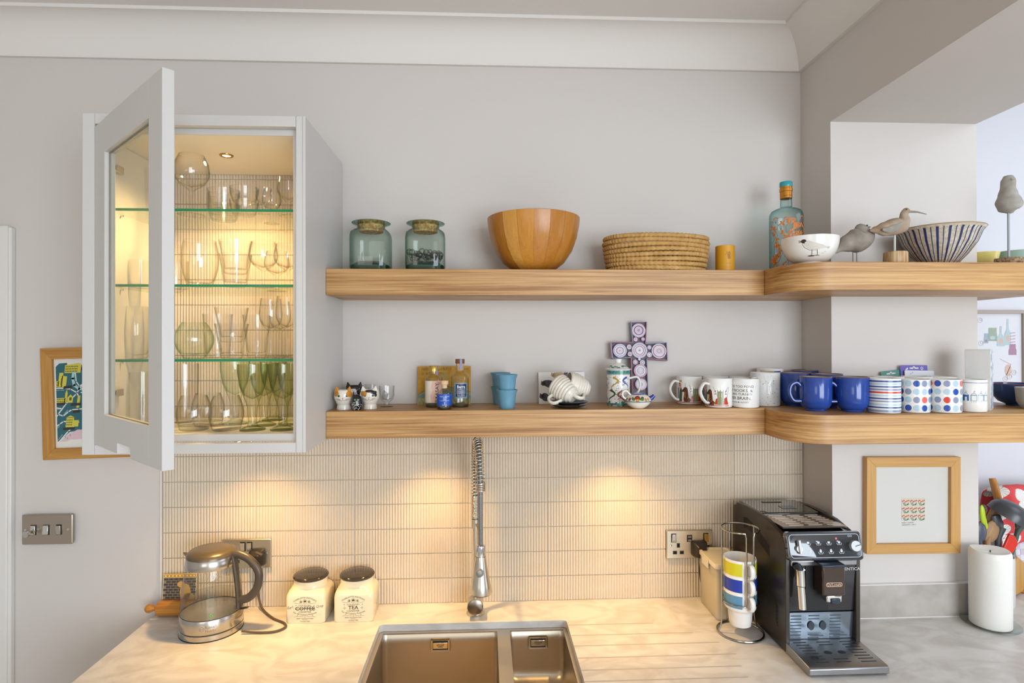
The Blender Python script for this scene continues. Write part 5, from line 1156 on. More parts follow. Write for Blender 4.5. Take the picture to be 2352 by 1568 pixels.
def outlet(o, x, z):
    for dx, dz, w, h in ((0, .0115, .0032, .0052), (-.011, -.011, .0048, .0036), (.011, -.011, .0048, .0036)):
        G().box(x + dx - w - .0020, x + dx + w + .0020, -.0088, -.0076, z + dz - h - .0020, z + dz + h + .0020).obj('insert', mat('socket_grey', '#4a4742', .5), o, bevel=.0006)
        G().box(x + dx - w, x + dx + w, -.0092, -.0086, z + dz - h, z + dz + h).obj('pin_hole', mat('pin_hole_black', '#050505', .9), o)
def screws(o, z=0.0, dx=.060):
    for s in (-1, 1): G().lathe([(0, 0), (.0042, 0), (.0038, .0012), (0, .0016)], 14).obj('screw', chrome, o, (s * dx, -.0078, z), (PI / 2, 0, 0))
s1 = plate('wall_socket', 'brushed steel double socket behind the kettle handle', 514, 1236, 624, 1301, brass_st, 'socket')
rocker(s1, -.010, .022); rocker(s1, .010, .022); outlet(s1, -.038, -.012); screws(s1)
s2 = plate('wall_socket', 'brushed steel double socket with charging ports, beside the coffee machine', 1529, 1215, 1633, 1279, brass_st, 'socket')
rocker(s2, -.051, .021); rocker(s2, .052, .021, m_=mat('brass_rocker', '#b8975a', .25, 1.0)); outlet(s2, -.036, -.014); screws(s2, -.003)
G().box(-.0085, .0085, -.0092, -.0076, .008, .030).obj('usb_module', blk, s2, bevel=.0006)
for z in (.013, .024): G().box(-.0055, .0055, -.0100, -.0090, z - .0028, z + .0028).obj('usb_port', mat('usb_grey', '#8a867e', .4, .6), s2)
ml = thing('machine_lead', 'black cable and plug feeding the coffee machine', 'cable', (PY(1607, 1262, -.02).x, 0, PY(1607, 1262, -.03).z))
plug(ml, 0, 0)
o0 = Vector(ml.location); pts = [PY(1611, 1285, -.032), PY(1608, 1310, -.028), PY(1612, 1340, -.026), PY(1622, 1366, -.022), Vector((.73, -.018, .93)), Vector((.80, -.030, .925))]
G().tube(bez([tuple(p - o0) for p in pts], 8), .0034, 8).obj('cord', mat('cable_black', '#1c1917', .5), ml)
G().tube([tuple(pts[0] - o0 + Vector((0, 0, .006))), tuple(pts[0] - o0 + Vector((0, 0, -.012)))], [.0062, .0046], 10).obj('strain_relief', MC['cable_black'], ml)
sw = plate('light_switch', 'brushed steel triple light switch with one dimmer knob', 56, 1180, 172, 1247, brushed('switch_steel', '#b8aea0', .34, (2, 2, 120), .12), 'light switch')
rocker(sw, -.039, 0, .0065, .0135, -.1); rocker(sw, -.002, 0, .0075, .0135, -.15); rocker(sw, .035, 0, .0065, .0135, .15); screws(sw, 0, .062)
G().tube([(-.036, -.010, -.002), (-.040, -.030, -.004)], .0048, 14).obj('dimmer_stem', chrome, sw)
G().tube([(-.040, -.029, -.004), (-.0415, -.037, -.0048)], .0098, 20).obj('dimmer_knob', chrome, sw)

# ---- two stoneware canisters
crm = mat('canister_cream', '#ece0c0', .12, spec=.6); lidm = mat('canister_lid', '#3b332c', .12, spec=.6)
def canister(label, cx, wd, word, rzz, extra=None):
    o = thing('canister', label, 'canister', (cx, -.0625, ZC), rzz, 'stoneware canisters'); w = .0565
    def rr(k_, z, rad): return rrect(-w * k_, w * k_, -w * k_ * .93, w * k_ * .93, rad, z, 6)
    R = [rr(.97, 0, .008), rr(1.0, .003, .009), rr(1.0, .070, .010), rr(.985, .080, .014), rr(.93, .088, .022), rr(.86, .0945, .034)]
    def circ(r_, z): 
        return [(r_ * math.cos(math.radians(a + q * 90 / 6)), r_ * math.sin(math.radians(a + q * 90 / 6)), z) for a in (0, 90, 180, 270) for q in range(7)]
    R += [circ(.0485, .0985), circ(.0470, .104), circ(.0478, .112), circ(.0480, .1145), circ(.045, .115)]
    G().loft(R, 0).obj('jar_body', crm, o, ang=60)
    G().lathe([(.047, .1152), (.0500, .1165), (.0512, .1195), (.0490, .1235), (.044, .1258), (.020, .1275), (0, .1278)], 44).obj('lid', lidm, o)
    y = -w * .93; pl = text("CHARLOTTE WATSON'S", .0064, 0, .0735, arc=.055, bold=.010) + ring(0, .0625, .0068, .0008) + ell(0, .0630, .0040, .0036) + ell(.0012, .0590, .0028, .0020, 1) + text('COUNTRY', .0058, 0, .0510, bold=.006, sx=1.35)
    for s in (-1, 1):
        for q in range(5): pl += line([(s * .010, .060), (s * (.012 + .0045 * math.cos(q * .5)), .060 + .0065 * math.sin(q * .55 - .1))], .0009)
        pl += line([(s * .008, .0565), (s * .020, .0570), (s * .031, .0585)], .0006) + line([(s * .004, .0195), (s * .022, .0200), (s * .031, .0185)], .0006) + ring(s * .022, .0225, .0015, .0005, 0, 8) + ell(s * .026, .0515, .0012)
    pl += text(word, .0148, 0, .0420, bold=.018, sx=1.1) + text('CANISTER', .0072, 0, .0325, bold=.004, sx=1.1) + text('For All Culinary Purposes', .0066, 0, .0245, arc=-.075, bold=.006) + ring(0, .0185, .0018, .0005, 0, 10) + text('HENRY WATSON POTTERY', .0040, 0, .0135, bold=.012) + text('ENGLAND', .0030, 0, .0100) + text('Founded 1800', .0048, 0, .0055, bold=.004)
    if extra:
        pl += text('Earl', .0105, -.043, .0455, 0, rot=.18, shear=.25) + text('Grey', .0105, .042, .0490, 0, rot=.15, shear=.25) + line([(-.030, .0435), (.031, .0405)], .0008) + line([(-.029, .0405), (.030, .0440)], .0008)
    else:
        for s in (-1, 1):
            for q in range(4): pl += ell(s * .025 + .0024 * math.cos(q * PI / 2), .042 + .0024 * math.sin(q * PI / 2), .0012, .0010, 0, 6)
    decal('lettering', pl, [ink('#4a423a', .3), ink('#ece0c0', .3)], on_front(y), o)
    return o
canister('cream canister lettered COFFEE, overwritten Earl Grey', -.522, 0, 'COFFEE', -.03, True)
canister('cream canister lettered TEA, next to the sink', -.3855, 0, 'TEA', .0)

# ---- picture tile and rolling pin behind the kettle
A = PY(374, 1323, -.02); tp_ = thing('picture_tile', 'small picture of a dog before a brick wall, behind the kettle', 'picture', (A.x + .050, -.028, ZC + .031), rot=(-.13, 0, 0))
G().box(-.049, .049, 0, .005, 0, .082).obj('board', mat('tile_cream', '#d8c9a2', .5), tp_)
pl = rect(-.047, .047, .072, .081, 0)
for k_ in range(9): pl += ell(-.042 + k_ * .0105, .0765, .0022, None, 4, 8)
pl += rect(-.047, .047, .002, .071, 1)
for rw in range(9):
    for q in range(7): u = -.047 + q * .0150 + (.0075 if rw % 2 else 0); pl += rect(max(u, -.047), min(u + .0135, .047), .003 + rw * .0076, .0092 + rw * .0076, 2)
pl += ell(.018, .030, .016, .024, 3) + ell(.004, .052, .011, .009, 3) + ell(.030, .014, .018, .013, 3)
decal('painting', pl, [ink('#c6921c', .5), ink('#8d7c64', .6), ink('#3f3c3c', .6), ink('#c39a54', .6), ink('#f0e4b8', .5)], on_front(0), tp_, clip=(-.0485, .0485, .001, .0815))
pw_ = wood('pin_wood', '#c98a36', '#a5661d', 'X', 1.6, .35)
A = PY(334, 1395, -.045); pn = thing('rolling_pin', 'wooden rolling pin lying behind the kettle', 'rolling pin', (A.x, -.046, ZC + .0225), .0)
RPX = Matrix.Rotation(PI / 2, 4, 'Y')
G().lathe([(0, 0), (.007, .001), (.0115, .006), (.0125, .012), (.010, .020), (.0065, .027), (.0062, .032)], 24, M=RPX).obj('handle', pw_, pn)
G().lathe([(.0068, .0315), (.0085, .033), (.0085, .037), (.0205, .0385), (.0222, .041), (.0222, .220), (.0205, .2225), (.0085, .224), (.0068, .229)], 32, M=RPX).obj('roller', pw_, pn)
G().lathe([(.0062, .228), (.0065, .234), (.010, .240), (.0125, .248), (.0115, .254), (.007, .259), (0, .260)], 24, M=RPX).obj('handle', pw_, pn)

# ---- spring-neck tap
TX, TY = -.0320, -.078
tap = thing('kitchen_tap', 'tall steel spring-neck tap with pull-down spray head', 'tap', (TX, TY, ZC))
tapm = brushed('tap_steel', '#d2cabd', .25, (2, 2, 120), .08)
G().lathe([(0, 0), (.0268, 0), (.0270, .004), (.0240, .0055), (.0235, .007), (0, .007)], 36).obj('base_flange', tapm, tap)
G().lathe([(.0215, .007), (.0215, .060), (.0195, .064), (.0130, .066), (.0130, .098), (.0112, .100), (0, .100)], 32).obj('body', tapm, tap)
G().tube([(0, .012, .040), (0, -.048, .040)], .0232, 28).obj('mixer_valve', tapm, tap, ang=40)
G().tube([(0, -.0482, .040), (0, -.0500, .040)], [.0232, .0205], 28).obj('valve_cap', mat('valve_cap_steel', '#9a9083', .3, 1.0), tap)
G().tube([(0, 0, .098), (0, 0, .285)], .0085, 20).obj('riser', tapm, tap)
G().lathe([(.0085, .255), (.0120, .256), (.0120, .283), (.0085, .284)], 24).obj('clamp_ring', tapm, tap)
HX, HY = .0170, -.165     # spray head axis relative to the base
ztop = .525
path = bez([(0, 0, .285), (0, 0, .36), (.0005, -.004, .44), (.004, -.032, .505), (.0085, -.078, .5285), (.0130, -.125, .508), (.0160, -.158, .452), (HX, HY, .405)], 16)
Pv = [Vector(p) for p in path]; ln = [0]
for a, b in zip(Pv, Pv[1:]): ln.append(ln[-1] + (b - a).length)
def on_path(s):
    for i in range(len(ln) - 1):
        if s <= ln[i + 1] or i == len(ln) - 2:
            t = (s - ln[i]) / max(1e-9, ln[i + 1] - ln[i]); return Pv[i].lerp(Pv[i + 1], t), (Pv[i + 1] - Pv[i]).normalized()
def coil(s0, s1, pitch, rc, rw):
    n = int((s1 - s0) / pitch * 14); out = []; ux = Vector((1, 0, 0))
    for i in range(n + 1):
        s = s0 + (s1 - s0) * i / n; p, t = on_path(s); u = (ux - t * ux.dot(t)).normalized(); w = t.cross(u); a = 2 * PI * (s - s0) / pitch
        out.append(tuple(p + u * rc * math.cos(a) + w * rc * math.sin(a)))
    return out
Lt = ln[-1]
G().tube(coil(0, .068, .0042, .0105, .0018), .0019, 6).obj('tight_spring', tapm, tap, ang=80)
G().tube(coil(.068, Lt - .022, .0098, .0115, .002), .0019, 6).obj('spring', tapm, tap, ang=80)
G().tube(coil(Lt - .022, Lt, .0046, .0120, .002), .0021, 6).obj('spring_end', tapm, tap, ang=80)
hose = mat('braided_hose', '#8d8c8c', .45, .5, noise=(400, .2, '#6a6a6a'))
G().tube(path + [(HX, HY, .30), (HX, HY, .262)], .0062, 12).obj('hose', hose, tap)
zb, zt = .130, .262
G().lathe([(.0125, .229), (.0128, .256), (.0118, .260), (.0062, .262)], 28).obj('head_collar', chrome, tap, (HX, HY, 0))
G().lathe([(0, zb), (.0275, zb), (.0310, zb + .002), (.0315, zb + .006), (.0268, zb + .026), (.0210, zb + .056), (.0165, zb + .085), (.0142, zb + .098), (.0135, .231)], 36).obj('spray_head', tapm, tap, (HX, HY, 0))
G().lathe([(0, zb - .0015), (.0245, zb - .0015), (.0265, zb + .0005)], 28).obj('nozzle_face', mat('nozzle_grey', '#55534f', .5), tap, (HX, HY, 0))
G().sphere((0, 0, 0), .0105, 0, 20, 12, sc=(1, .5, 1.25)).obj('spray_button', mat('button_rubber', '#85837f', .5), tap, (HX - .002, HY - .0185, zb + .062))
G().sphere((0, 0, 0), .0062, 0, 18, 10, sc=(1, .5, 1)).obj('button_centre', mat('button_light', '#a3a19c', .4), tap, (HX - .002, HY - .0225, zb + .064))
G().tube(bez([(.004, -.010, .270), (.010, -.06, .262), (HX - .002, HY + .014, .238)], 6), .0032, 8).obj('head_bracket', mat('bracket_brass', '#c2a868', .25, 1.0), tap)

# ---- clip-lid food box
cb = mat('frosted_plastic', '#d5c6a2', .25, spec=.5, sss=0.0)
fb = thing('food_box', 'tall translucent plastic food box with clip lid', 'food container', (.7115, -.096, ZC))
def rr2(w, d, rad, z): return rrect(-w, w, -d, d, rad, z, 6)
frost = frosted('frosted_box', '#ece2c8', .38)
G().loft([rr2(.040, .064, .010, .0005), rr2(.0425, .0665, .012, .004), rr2(.0455, .070, .012, .158)], 0, True, False).obj('box_body', frost, fb)
G().loft([rr2(.038, .062, .010, .003), rr2(.0385, .063, .010, .006), rr2(.041, .066, .010, .105), rr2(.0405, .0655, .010, .108)], 0).obj('contents', mat('box_contents', '#e6d9b6', .8, noise=(90, .2, '#d8c79c')), fb)
G().loft([rr2(.0485, .073, .012, .152), rr2(.0490, .0735, .012, .160), rr2(.0480, .0725, .012, .1655), rr2(.041, .0655, .010, .1655), rr2(.040, .0645, .010, .1615)], 0).obj('lid', mat('box_lid', '#e6ddc6', .3), fb)
G().box(-.0525, -.0492, -.024, .024, .136, .160).obj('clip', MC['box_lid'], fb, bevel=.001)
G().box(-.018, .018, -.0770, -.0737, .136, .160).obj('clip', MC['box_lid'], fb, bevel=.001)

# ---- chrome mug rack with stacked cups
RX, RY = .7085, -.2285; wire = mat('rack_chrome', '#a9a59f', .18, 1.0)
rk = thing('mug_rack', 'chrome wire mug rack in front of the food box', 'rack', (RX, RY, ZC))
circ_ = lambda R, z, n=40, a0=0, a1=2 * PI: [(R * math.cos(a0 + (a1 - a0) * i / n), R * math.sin(a0 + (a1 - a0) * i / n), z) for i in range(n + (0 if a1 - a0 > 6.28 else 1))]
G().tube(circ_(.0610, .0032), .0030, 8, closed=True).obj('base_ring', wire, rk)
og = -PI / 2 + .14       # opening towards the handles
G().tube([(.0505 * math.cos(og + .22), .0505 * math.sin(og + .22), .090)] + [(.0505 * math.cos(og + .22), .0505 * math.sin(og + .22), .280)] + circ_(.0505, .2900, 40, og + .30, og + 2 * PI - .30) + [(.0505 * math.cos(og - .22), .0505 * math.sin(og - .22), .280), (.0505 * math.cos(og - .22), .0505 * math.sin(og - .22), .090)], .0024, 8).obj('top_ring', wire, rk)
for a in (og + 1.75, og + PI, og - 1.75):
    x, y = .0505 * math.cos(a), .0505 * math.sin(a)
    G().tube([(x * 1.2, y * 1.2, .004), (x * 1.06, y * 1.06, .022), (x, y, .040), (x, y, .289)], .0023, 8).obj('upright', wire, rk)
G().tube(circ_(.0480, .0905, 36, og + .22, og + 2 * PI - .22), .0020, 8).obj('cup_ring', wire, rk)
for k_, (c_, nm) in enumerate((('#5d93b8', 'light blue'), ('#1f3fa8', 'dark blue'), ('#d9cf2a', 'yellow'))):
    z0 = .0230 + k_ * .0440; cp = thing('stacking_cup', 'white stacking cup with %s band, %s in the wire rack' % (nm, ('lowest', 'middle', 'topmost')[k_]), 'cup', (RX, RY, ZC + z0), 0, 'cups in the wire rack')
    G().lathe([(0, .0005), (.0265, 0), (.0285, .0015), (.0310, .018), (.0330, .040), (.0345, .0445), (.0418, .0505), (.0430, .056), (.0435, .0985), (.0425, .1000), (.0410, .0990), (.0402, .060), (.0300, .044), (.027, .008), (0, .006)], 40).obj('cup_body', glaz, cp)
    G().lathe([(.0433, .0585), (.0436, .0588), (.0438, .0925), (.0434, .0930)], 40, a0=og + .42, a1=og + 2 * PI - .42).obj('colour_band', ink(c_, .2), cp)
    G().tube(bez([(.041, 0, .090), (.056, 0, .092), (.0625, 0, .078), (.058, 0, .062), (.041, 0, .056)], 6), .0042, 10, flat=1.6, up=(0, 1, 0), M=rz(og)).obj('handle', glaz, cp)

# ---- bean-to-cup coffee machine
MX0, MX1 = .7765, .9765; mw = (MX1 - MX0) / 2; mcx = (MX0 + MX1) / 2
cm_ = thing('coffee_machine', 'black and steel bean-to-cup coffee machine', 'coffee machine', (mcx, 0, ZC))
shell = mat('machine_shell', '#3a332b', .32, .25); gloss = mat('machine_gloss', '#1b1a1b', .06, spec=.8, coat=.5); grey = mat('machine_front', '#3c3a3c', .10, .3, coat=.4); stl = brushed('machine_steel', '#a5a6a8', .3, (120, 2, 2), .1)
side = [(-.045, .004), (-.350, .004), (-.350, .275), (-.338, .3085), (-.300, .3130), (-.22, .3160), (-.13, .3140), (-.06, .3100), (-.045, .302)]
sideL = [(-.045, .004), (-.345, .004), (-.347, .262), (-.3385, .290), (-.315, .306), (-.25, .3200), (-.19, .3225), (-.12, .3210), (-.06, .3150), (-.045, .305)]
for s in (-1, 1): G().loft([[(s * mw, y, z) for y, z in sideL], [(s * (mw - .012), y, z) for y, z in sideL]], 0).obj('side_panel', shell, cm_, bevel=.002)
G().loft([[(-mw + .0122, y, z) for y, z in ((-.045, .004), (-.300, .004), (-.300, .20), (-.330, .232), (-.330, .305), (-.22, .312), (-.06, .308), (-.045, .30))], [(mw - .0122, y, z) for y, z in ((-.045, .004), (-.300, .004), (-.300, .20), (-.330, .232), (-.330, .305), (-.22, .312), (-.06, .308), (-.045, .30))]], 0).obj('core', gloss, cm_)
G().box(-mw + .002, mw - .002, -.0445, -.026, .01, .300).obj('rear_housing', mat('machine_rear', '#55463a', .4), cm_, bevel=.003)
# top: glossy water lid and steel cup warmer
G().box(-mw + .013, mw - .013, -.185, -.050, .3085, .3185).obj('bean_lid', gloss, cm_, bevel=.003)
G().box(-.030, .030, -.080, -.068, .3186, .3198).obj('lid_grip', mat('lid_grip_black', '#0d0d0f', .2), cm_, bevel=.001)
G().box(-.002, .040, -.150, -.118, .3186, .3194).obj('lid_window', mat('lid_blue', '#39475a', .1), cm_)
G().lathe([(.008, .3186), (.0095, .3196), (.011, .3186)], 20).obj('dial_ring', mat('dial_ring_black', '#151515', .3), cm_, (-mw + .024, -.178, 0))
cw = G().box(-mw + .013, mw - .013, -.322, -.188, .3120, .3165, M=Matrix.Rotation(-.035, 4, 'X') @ tr(0, -.0, -.010)).obj('cup_warmer', mat('warmer_steel', '#9c8f82', .22, .9), cm_)
for q in range(7):
    y = -.205 - q * .0165
    for xa, xb in ((-.070, -.030), (-.016, .022), (.036, .074)):
        G().box(xa + q * .0012, xb + q * .0012, y - .0022, y + .0022, .3126, .3132, M=Matrix.Rotation(-.035, 4, 'X') @ tr(0, 0, -.006)).obj('warmer_slot', mat('warmer_groove', '#d2c2b4', .3, .6), cm_)
# slanted control panel
cpn = bpy.data.objects.new('control_panel', None); COL.objects.link(cpn); cpn.parent = cm_; cpn.location = (0, -.3500, .2800); cpn.rotation_euler = (-.26, 0, 0); cpn.empty_display_size = .02
pw2 = mw - .001
G().loft([[(x, .012, z) for x, z, _ in rrect(-pw2, pw2, -.036, .036, .010, 0)], [(x, -.004, z) for x, z, _ in rrect(-pw2, pw2, -.036, .036, .010, 0)], [(x, -.006, z) for x, z, _ in rrect(-pw2 + .003, pw2 - .003, -.033, .033, .008, 0)]], 0).obj('panel_face', mat('panel_black', '#24272c', .05, spec=.8, coat=.6), cpn)
pl = []
def outline(x0, x1, z0, z1, rad, w, mi):
    a = rrect(x0, x1, z0, z1, rad, 0); b = rrect(x0 + w, x1 - w, z0 + w, z1 - w, rad - w, 0)
    return [(mi, [a[i][:2], a[(i + 1) % len(a)][:2], b[(i + 1) % len(a)][:2], b[i][:2]]) for i in range(len(a))]
pl += outline(-.093, .093, -.029, .029, .008, .0012, 0)
for r_ in range(2):
    for q in range(4):
        x, z = -.044 + q * .0275 + (.003 if r_ else 0), (.008, -.0135)[r_]
        pl += line([(x - .0065, z - .001), (x - .005, z - .0055), (x + .005, z - .0055), (x + .0065, z - .001)], .0009, 0) + rect(x - .003, x + .003, z - .0025, z + .003, 0) + (rect(x - .006, x - .001, z + .002, z + .0045, 0) if q in (1, 3) and not r_ else ell(x, z + .004, .0022, .0018, 0) if r_ else [])
pl += rect(.030, .034, .0155, .0200, 1) + ring(.066, .0235, .0025, .0008, 0, 10) + ring(.072, .0235, .0025, .0008, 0, 10) + line([(-.064, .005), (-.062, .008), (-.060, .005)], .0007, 0) + outline(-.0645, -.0595, -.005, 0, .001, .0006, 0)
decal('panel_print', pl, [ink('#c4ccd4', .3), mat('panel_led', '#e0505a', .4, emit='#ff4050', es=.6)], on_front(-.006), cpn)
dl = G().tube([(0, 0, 0), (0, -.010, 0)], [.0135, .0130], 28).obj('rotary_dial', mat('dial_silver', '#b9bcbe', .45, .4), cpn, (.0765, -.0062, -.001))
G().box(-.001, .001, -.0108, -.0098, -.002, .0125).obj('dial_mark', mat('dial_mark_dark', '#5a5d60', .4), dl, None, (0, 1.3, 0))
kb = G().tube([(0, 0, 0), (0, -.009, 0)], [.0090, .0085], 24).obj('steam_knob', MC['dial_silver'], cpn, (-.072, -.0062, -.006))
G().box(-.0030, .0030, -.013, -.001, -.012, .022).obj('knob_bar', MC['dial_silver'], kb, bevel=.001)
# front
G().box(-mw + .012, mw - .012, -.3520, -.300, .228, .2435).obj('lower_lip', stl, cm_, bevel=.003)
G().loft([[(x, y, z) for x, y, z in ((-mw + .0125, -.335, .105), (mw - .0125, -.335, .105), (mw - .0125, -.345, .228), (-mw + .0125, -.345, .228))], [(x, -.302, z) for x, z in ((-mw + .0125, .105), (mw - .0125, .105), (mw - .0125, .228), (-mw + .0125, .228))]], 0).obj('front_panel', grey, cm_)
G().box(-.046, .014, -.3462, -.300, .110, .2275).obj('spout_recess', mat('recess_black', '#060606', .5), cm_)
G().loft([[(-mw + .0125, -.335, .101), (mw - .0125, -.335, .101), (mw - .0125, -.302, .101), (-mw + .0125, -.302, .101)], [(-mw + .0125, -.3300, .030), (mw - .0125, -.3300, .030), (mw - .0125, -.302, .030), (-mw + .0125, -.302, .030)]], 0).obj('splash_plate', mat('splash_steel', '#8d98a3', .18, .85), cm_)
sp_ = bpy.data.objects.new('coffee_spout', None); COL.objects.link(sp_); sp_.parent = cm_; sp_.location = (.004, -.352, 0); sp_.empty_display_size = .02
G().box(-.030, .030, -.036, .006, .1650, .2470 - .005).obj('spout_cover', mat('spout_brown', '#3b291f', .12, .3, coat=.6), sp_, bevel=.004)
G().box(-.0315, .0315, -.0375, .010, .2375, .2435).obj('spout_top', mat('spout_top_blue', '#39434f', .12, .4), sp_, bevel=.002)
G().box(-.018, .022, -.034, -.004, .1480, .1660).obj('nozzle_block', chrome, sp_, bevel=.003)
G().box(-.008, .016, -.038, -.030, .1460, .1590).obj('nozzle_tip', mat('nozzle_dark', '#3d4650', .2, .6), sp_, bevel=.002)
decal('badge', outline(-.021, .021, .1895, .2000, .0045, .0014, 0) + text("De'Longhi", .0088, 0, .1945, 0, bold=.012), [ink('#d9b79a', .3)], on_front(-.0362), sp_, layer=1)
decal('model_name', text('AUTENTICA', .0105, .066, .217, 0, bold=.004, sx=1.15), [ink('#cfd2d6', .4)], on_front(-.3465), cm_)
wd = G().tube([(-.076, -.356, .232), (-.074, -.366, .2240), (-.072, -.368, .190)], .0108, 20).obj('steam_wand', mat('wand_black', '#15171c', .3), cm_, ang=40)
G().tube([(-.0725, -.368, .2270), (-.0715, -.369, .187)], .0115, 24).obj('wand_sleeve', chrome, wd)
G().tube([(-.0715, -.369, .185), (-.0690, -.371, .128)], [.0100, .0095], 24).obj('wand_tube', chrome, wd)
# drip tray
dt = bpy.data.objects.new('drip_tray', None); COL.objects.link(dt); dt.parent = cm_; dt.location = (0, 0, 0); dt.empty_display_size = .02
G().loft([[(x, y, z) for y, z in ((-.304, .004), (-.448, .001), (-.4555, .006), (-.4555, .020), (-.449, .0235), (-.304, .0300))] for x in (-mw + .001, mw - .001)], 0).obj('tray_body', stl, dt, bevel=.0015)
def tray_z(y): return .0235 + (y + .449) / (.145) * .0065 + .0003
for q in range(8):
    y = -.345 - q * .0125
    for xa, xb in ((-.080 + q * .0012, -.046 + q * .0012), (-.018, .018) if q in (0, 1, 6, 7) else (0, 0), (.044, .082)):
        if xb > xa: G().box(xa, xb, y - .0012, y + .0012, tray_z(y) - .0006, tray_z(y) + .0004).obj('tray_slot', dark, dt)
for x, y in ((-.016, -.392), (.020, -.392), (-.062, -.412)): G().lathe([(0, .0002), (.010, .0002), (.0105, -.001)], 22, sy=.75).obj('tray_hole', dark, dt, (x, y, tray_z(y)))
for q in range(8):
    z = .092 - q * .0085; yy = -.3358 + (.101 - z) / .071 * .0052
    for xa, xb in ((-.080, -.052), (-.032, -.004) if q in (0, 1, 6, 7) else (0, 0), (.026, .054)):
        if xb > xa: G().box(xa, xb, yy - .0006, yy + .001, z - .0011, z + .0011).obj('plate_mark', mat('mark_blue', '#4a5560', .3), cm_)
for x in (-.026, .006): G().lathe([(0, .0), (.0085, .0)], 20, sy=1.35).obj('plate_hole', mat('mark_dark', '#2b333d', .4), cm_, (x, -.3345 - .0012, .066), (PI / 2, 0, 0))
# side vents
for q in range(26):
    y = -.105 - q * .0062
    if q in (12, 13): continue
    z = .272 - abs(q - 4) * .0012 - (max(0, q - 13)) * .0008; G().box(-mw - .0005, -mw + .002, y - .0014, y + .0014, z - .016, z + .016).obj('vent_slot', dark, cm_)
for q in range(6): G().box(-mw - .0005, -mw + .002, -.011, .011, -.0014, .0014, M=Matrix.Rotation(.9, 4, 'X')).obj('vent_slot', dark, cm_, (0, -.300, .060 + q * .010))

# ---- church candle on a glass dish
c0 = (1.434, -.2300); cn = thing('candle', 'thick white pillar candle standing on the glass dish', 'candle', (c0[0], c0[1], ZC + .006))
wax = mat('wax', '#e9e6df', .4, sss=.25); R = []
for z, r_ in ((0, .0480), (.002, .0492), (.05, .0495), (.12, .0498), (.195, .0500), (.206, .0492), (.212, .0455), (.2110, .038), (.2060, .026), (.2045, .010), (.2040, .002)):
    R.append([(r_ * math.cos(a), r_ * math.sin(a), z + (.0012 * math.sin(a * 2 + 2.2) + .0010 * math.sin(3 * a)) * max(0, (z - .15) / .06) * (1 if z > .15 else 0)) for a in [2 * PI * i / 44 for i in range(44)]])
G().loft(R, 0).obj('wax', wax, cn, ang=60)
G().tube([(0, 0, .200), (.001, 0, .210)], .0013, 8).obj('wick', mat('wick_black', '#2b2622', .9), cn)
gd_ = G().lathe([(0, .0005), (.046, 0), (.052, .002), (.060, .004), (.0695, .0085), (.071, .0105), (.069, .0118), (.060, .0072), (.052, .0058), (0, .0055)], 48).obj('glass_dish', glass('dish_glass', '#fcfdfc', '#d2dcd8', 1.6, 0, 2.0)); tag(gd_, 'clear glass dish under the pillar candle', 'dish'); gd_.location = (c0[0], c0[1], ZC)

# ================================================================== framed pictures and the far corner
def frame(name, label, cx, cz, w, h, fw, dep, y, wm, mount, rot=(0, 0, 0), glz=True):
    o = thing(name, label, 'picture', (cx, y, cz), rot=rot); a, b = w / 2, h / 2
    for nm, P in (('frame_side', [(-a, -b), (-a, b), (-a + fw, b - fw), (-a + fw, -b + fw)]), ('frame_side', [(a, -b), (a, b), (a - fw, b - fw), (a - fw, -b + fw)])):
        G().loft([[(x, -dep, z) for x, z in P], [(x, 0, z) for x, z in P]], 0).obj(nm, wm[1], o, bevel=.0008)
    for nm, P in (('frame_rail', [(-a, b), (a, b), (a - fw, b - fw), (-a + fw, b - fw)]), ('frame_rail', [(-a, -b), (a, -b), (a - fw, -b + fw), (-a + fw, -b + fw)])):
        G().loft([[(x, -dep, z) for x, z in P], [(x, 0, z) for x, z in P]], 0).obj(nm, wm[0], o, bevel=.0008)
    G().box(-a + fw - .002, a - fw + .002, -dep * .45, -.0005, -b + fw - .002, b - fw + .002).obj('mount', mount, o)
    if glz: G().box(-a + fw - .001, a - fw + .001, -dep * .72, -dep * .68, -b + fw - .001, b - fw + .001).obj('glazing', glass('picture_glass', '#fdfdfd', '#f4f4f4', .8), o)
    return o
okf = [wood('frame_oak_' + a, '#c9964f', '#a8732f', a, 1.2, .4) for a in 'XZ']
pale = [wood('frame_pale_' + a, '#d3a566', '#bd8a48', a, 1.2, .4, amount=.7) for a in 'XZ']
mnt = mat('mount_white', '#e6e3dc', .8)
# town map print, mostly hidden by the cabinet
mx0, mz1, mz0 = -1.345, 1.7075, 1.3710; mw_, mh_ = .290, .3365
mp_ = frame('map_picture', 'oak-framed illustrated town map partly behind the cabinet', mx0 + mw_ / 2 + .0065, (mz0 + mz1) / 2, mw_, mh_, .0335, .016, WY, okf, mnt, (0, -math.radians(1.6), 0), False)
def mpx(x, y): return (-.145 + (x - 42) * .000228 - (y - 40) * .0000345, .168 - (y - 40) * .000228)   # sketch coordinates -> metres on the sheet
S_ = lambda *q: [mpx(*p) for p in q]
pl = poly(S_((250, 290), (290, 245), (390, 240), (400, 290), (700, 260), (900, 300), (900, 1180), (620, 1150), (540, 1160), (420, 1280), (330, 1285), (310, 1150), (280, 1000), (262, 700), (255, 500)), 0)
pl += poly(S_((430, 1285), (530, 1190), (640, 1130), (900, 1150), (900, 1260), (560, 1260), (520, 1285)), 5)
def road(*q, w=.0034): return line(S_(*q), w, 1)
pl += line(S_((490, 370), (490, 450), (520, 540), (590, 590), (700, 600)), .0080, 4)
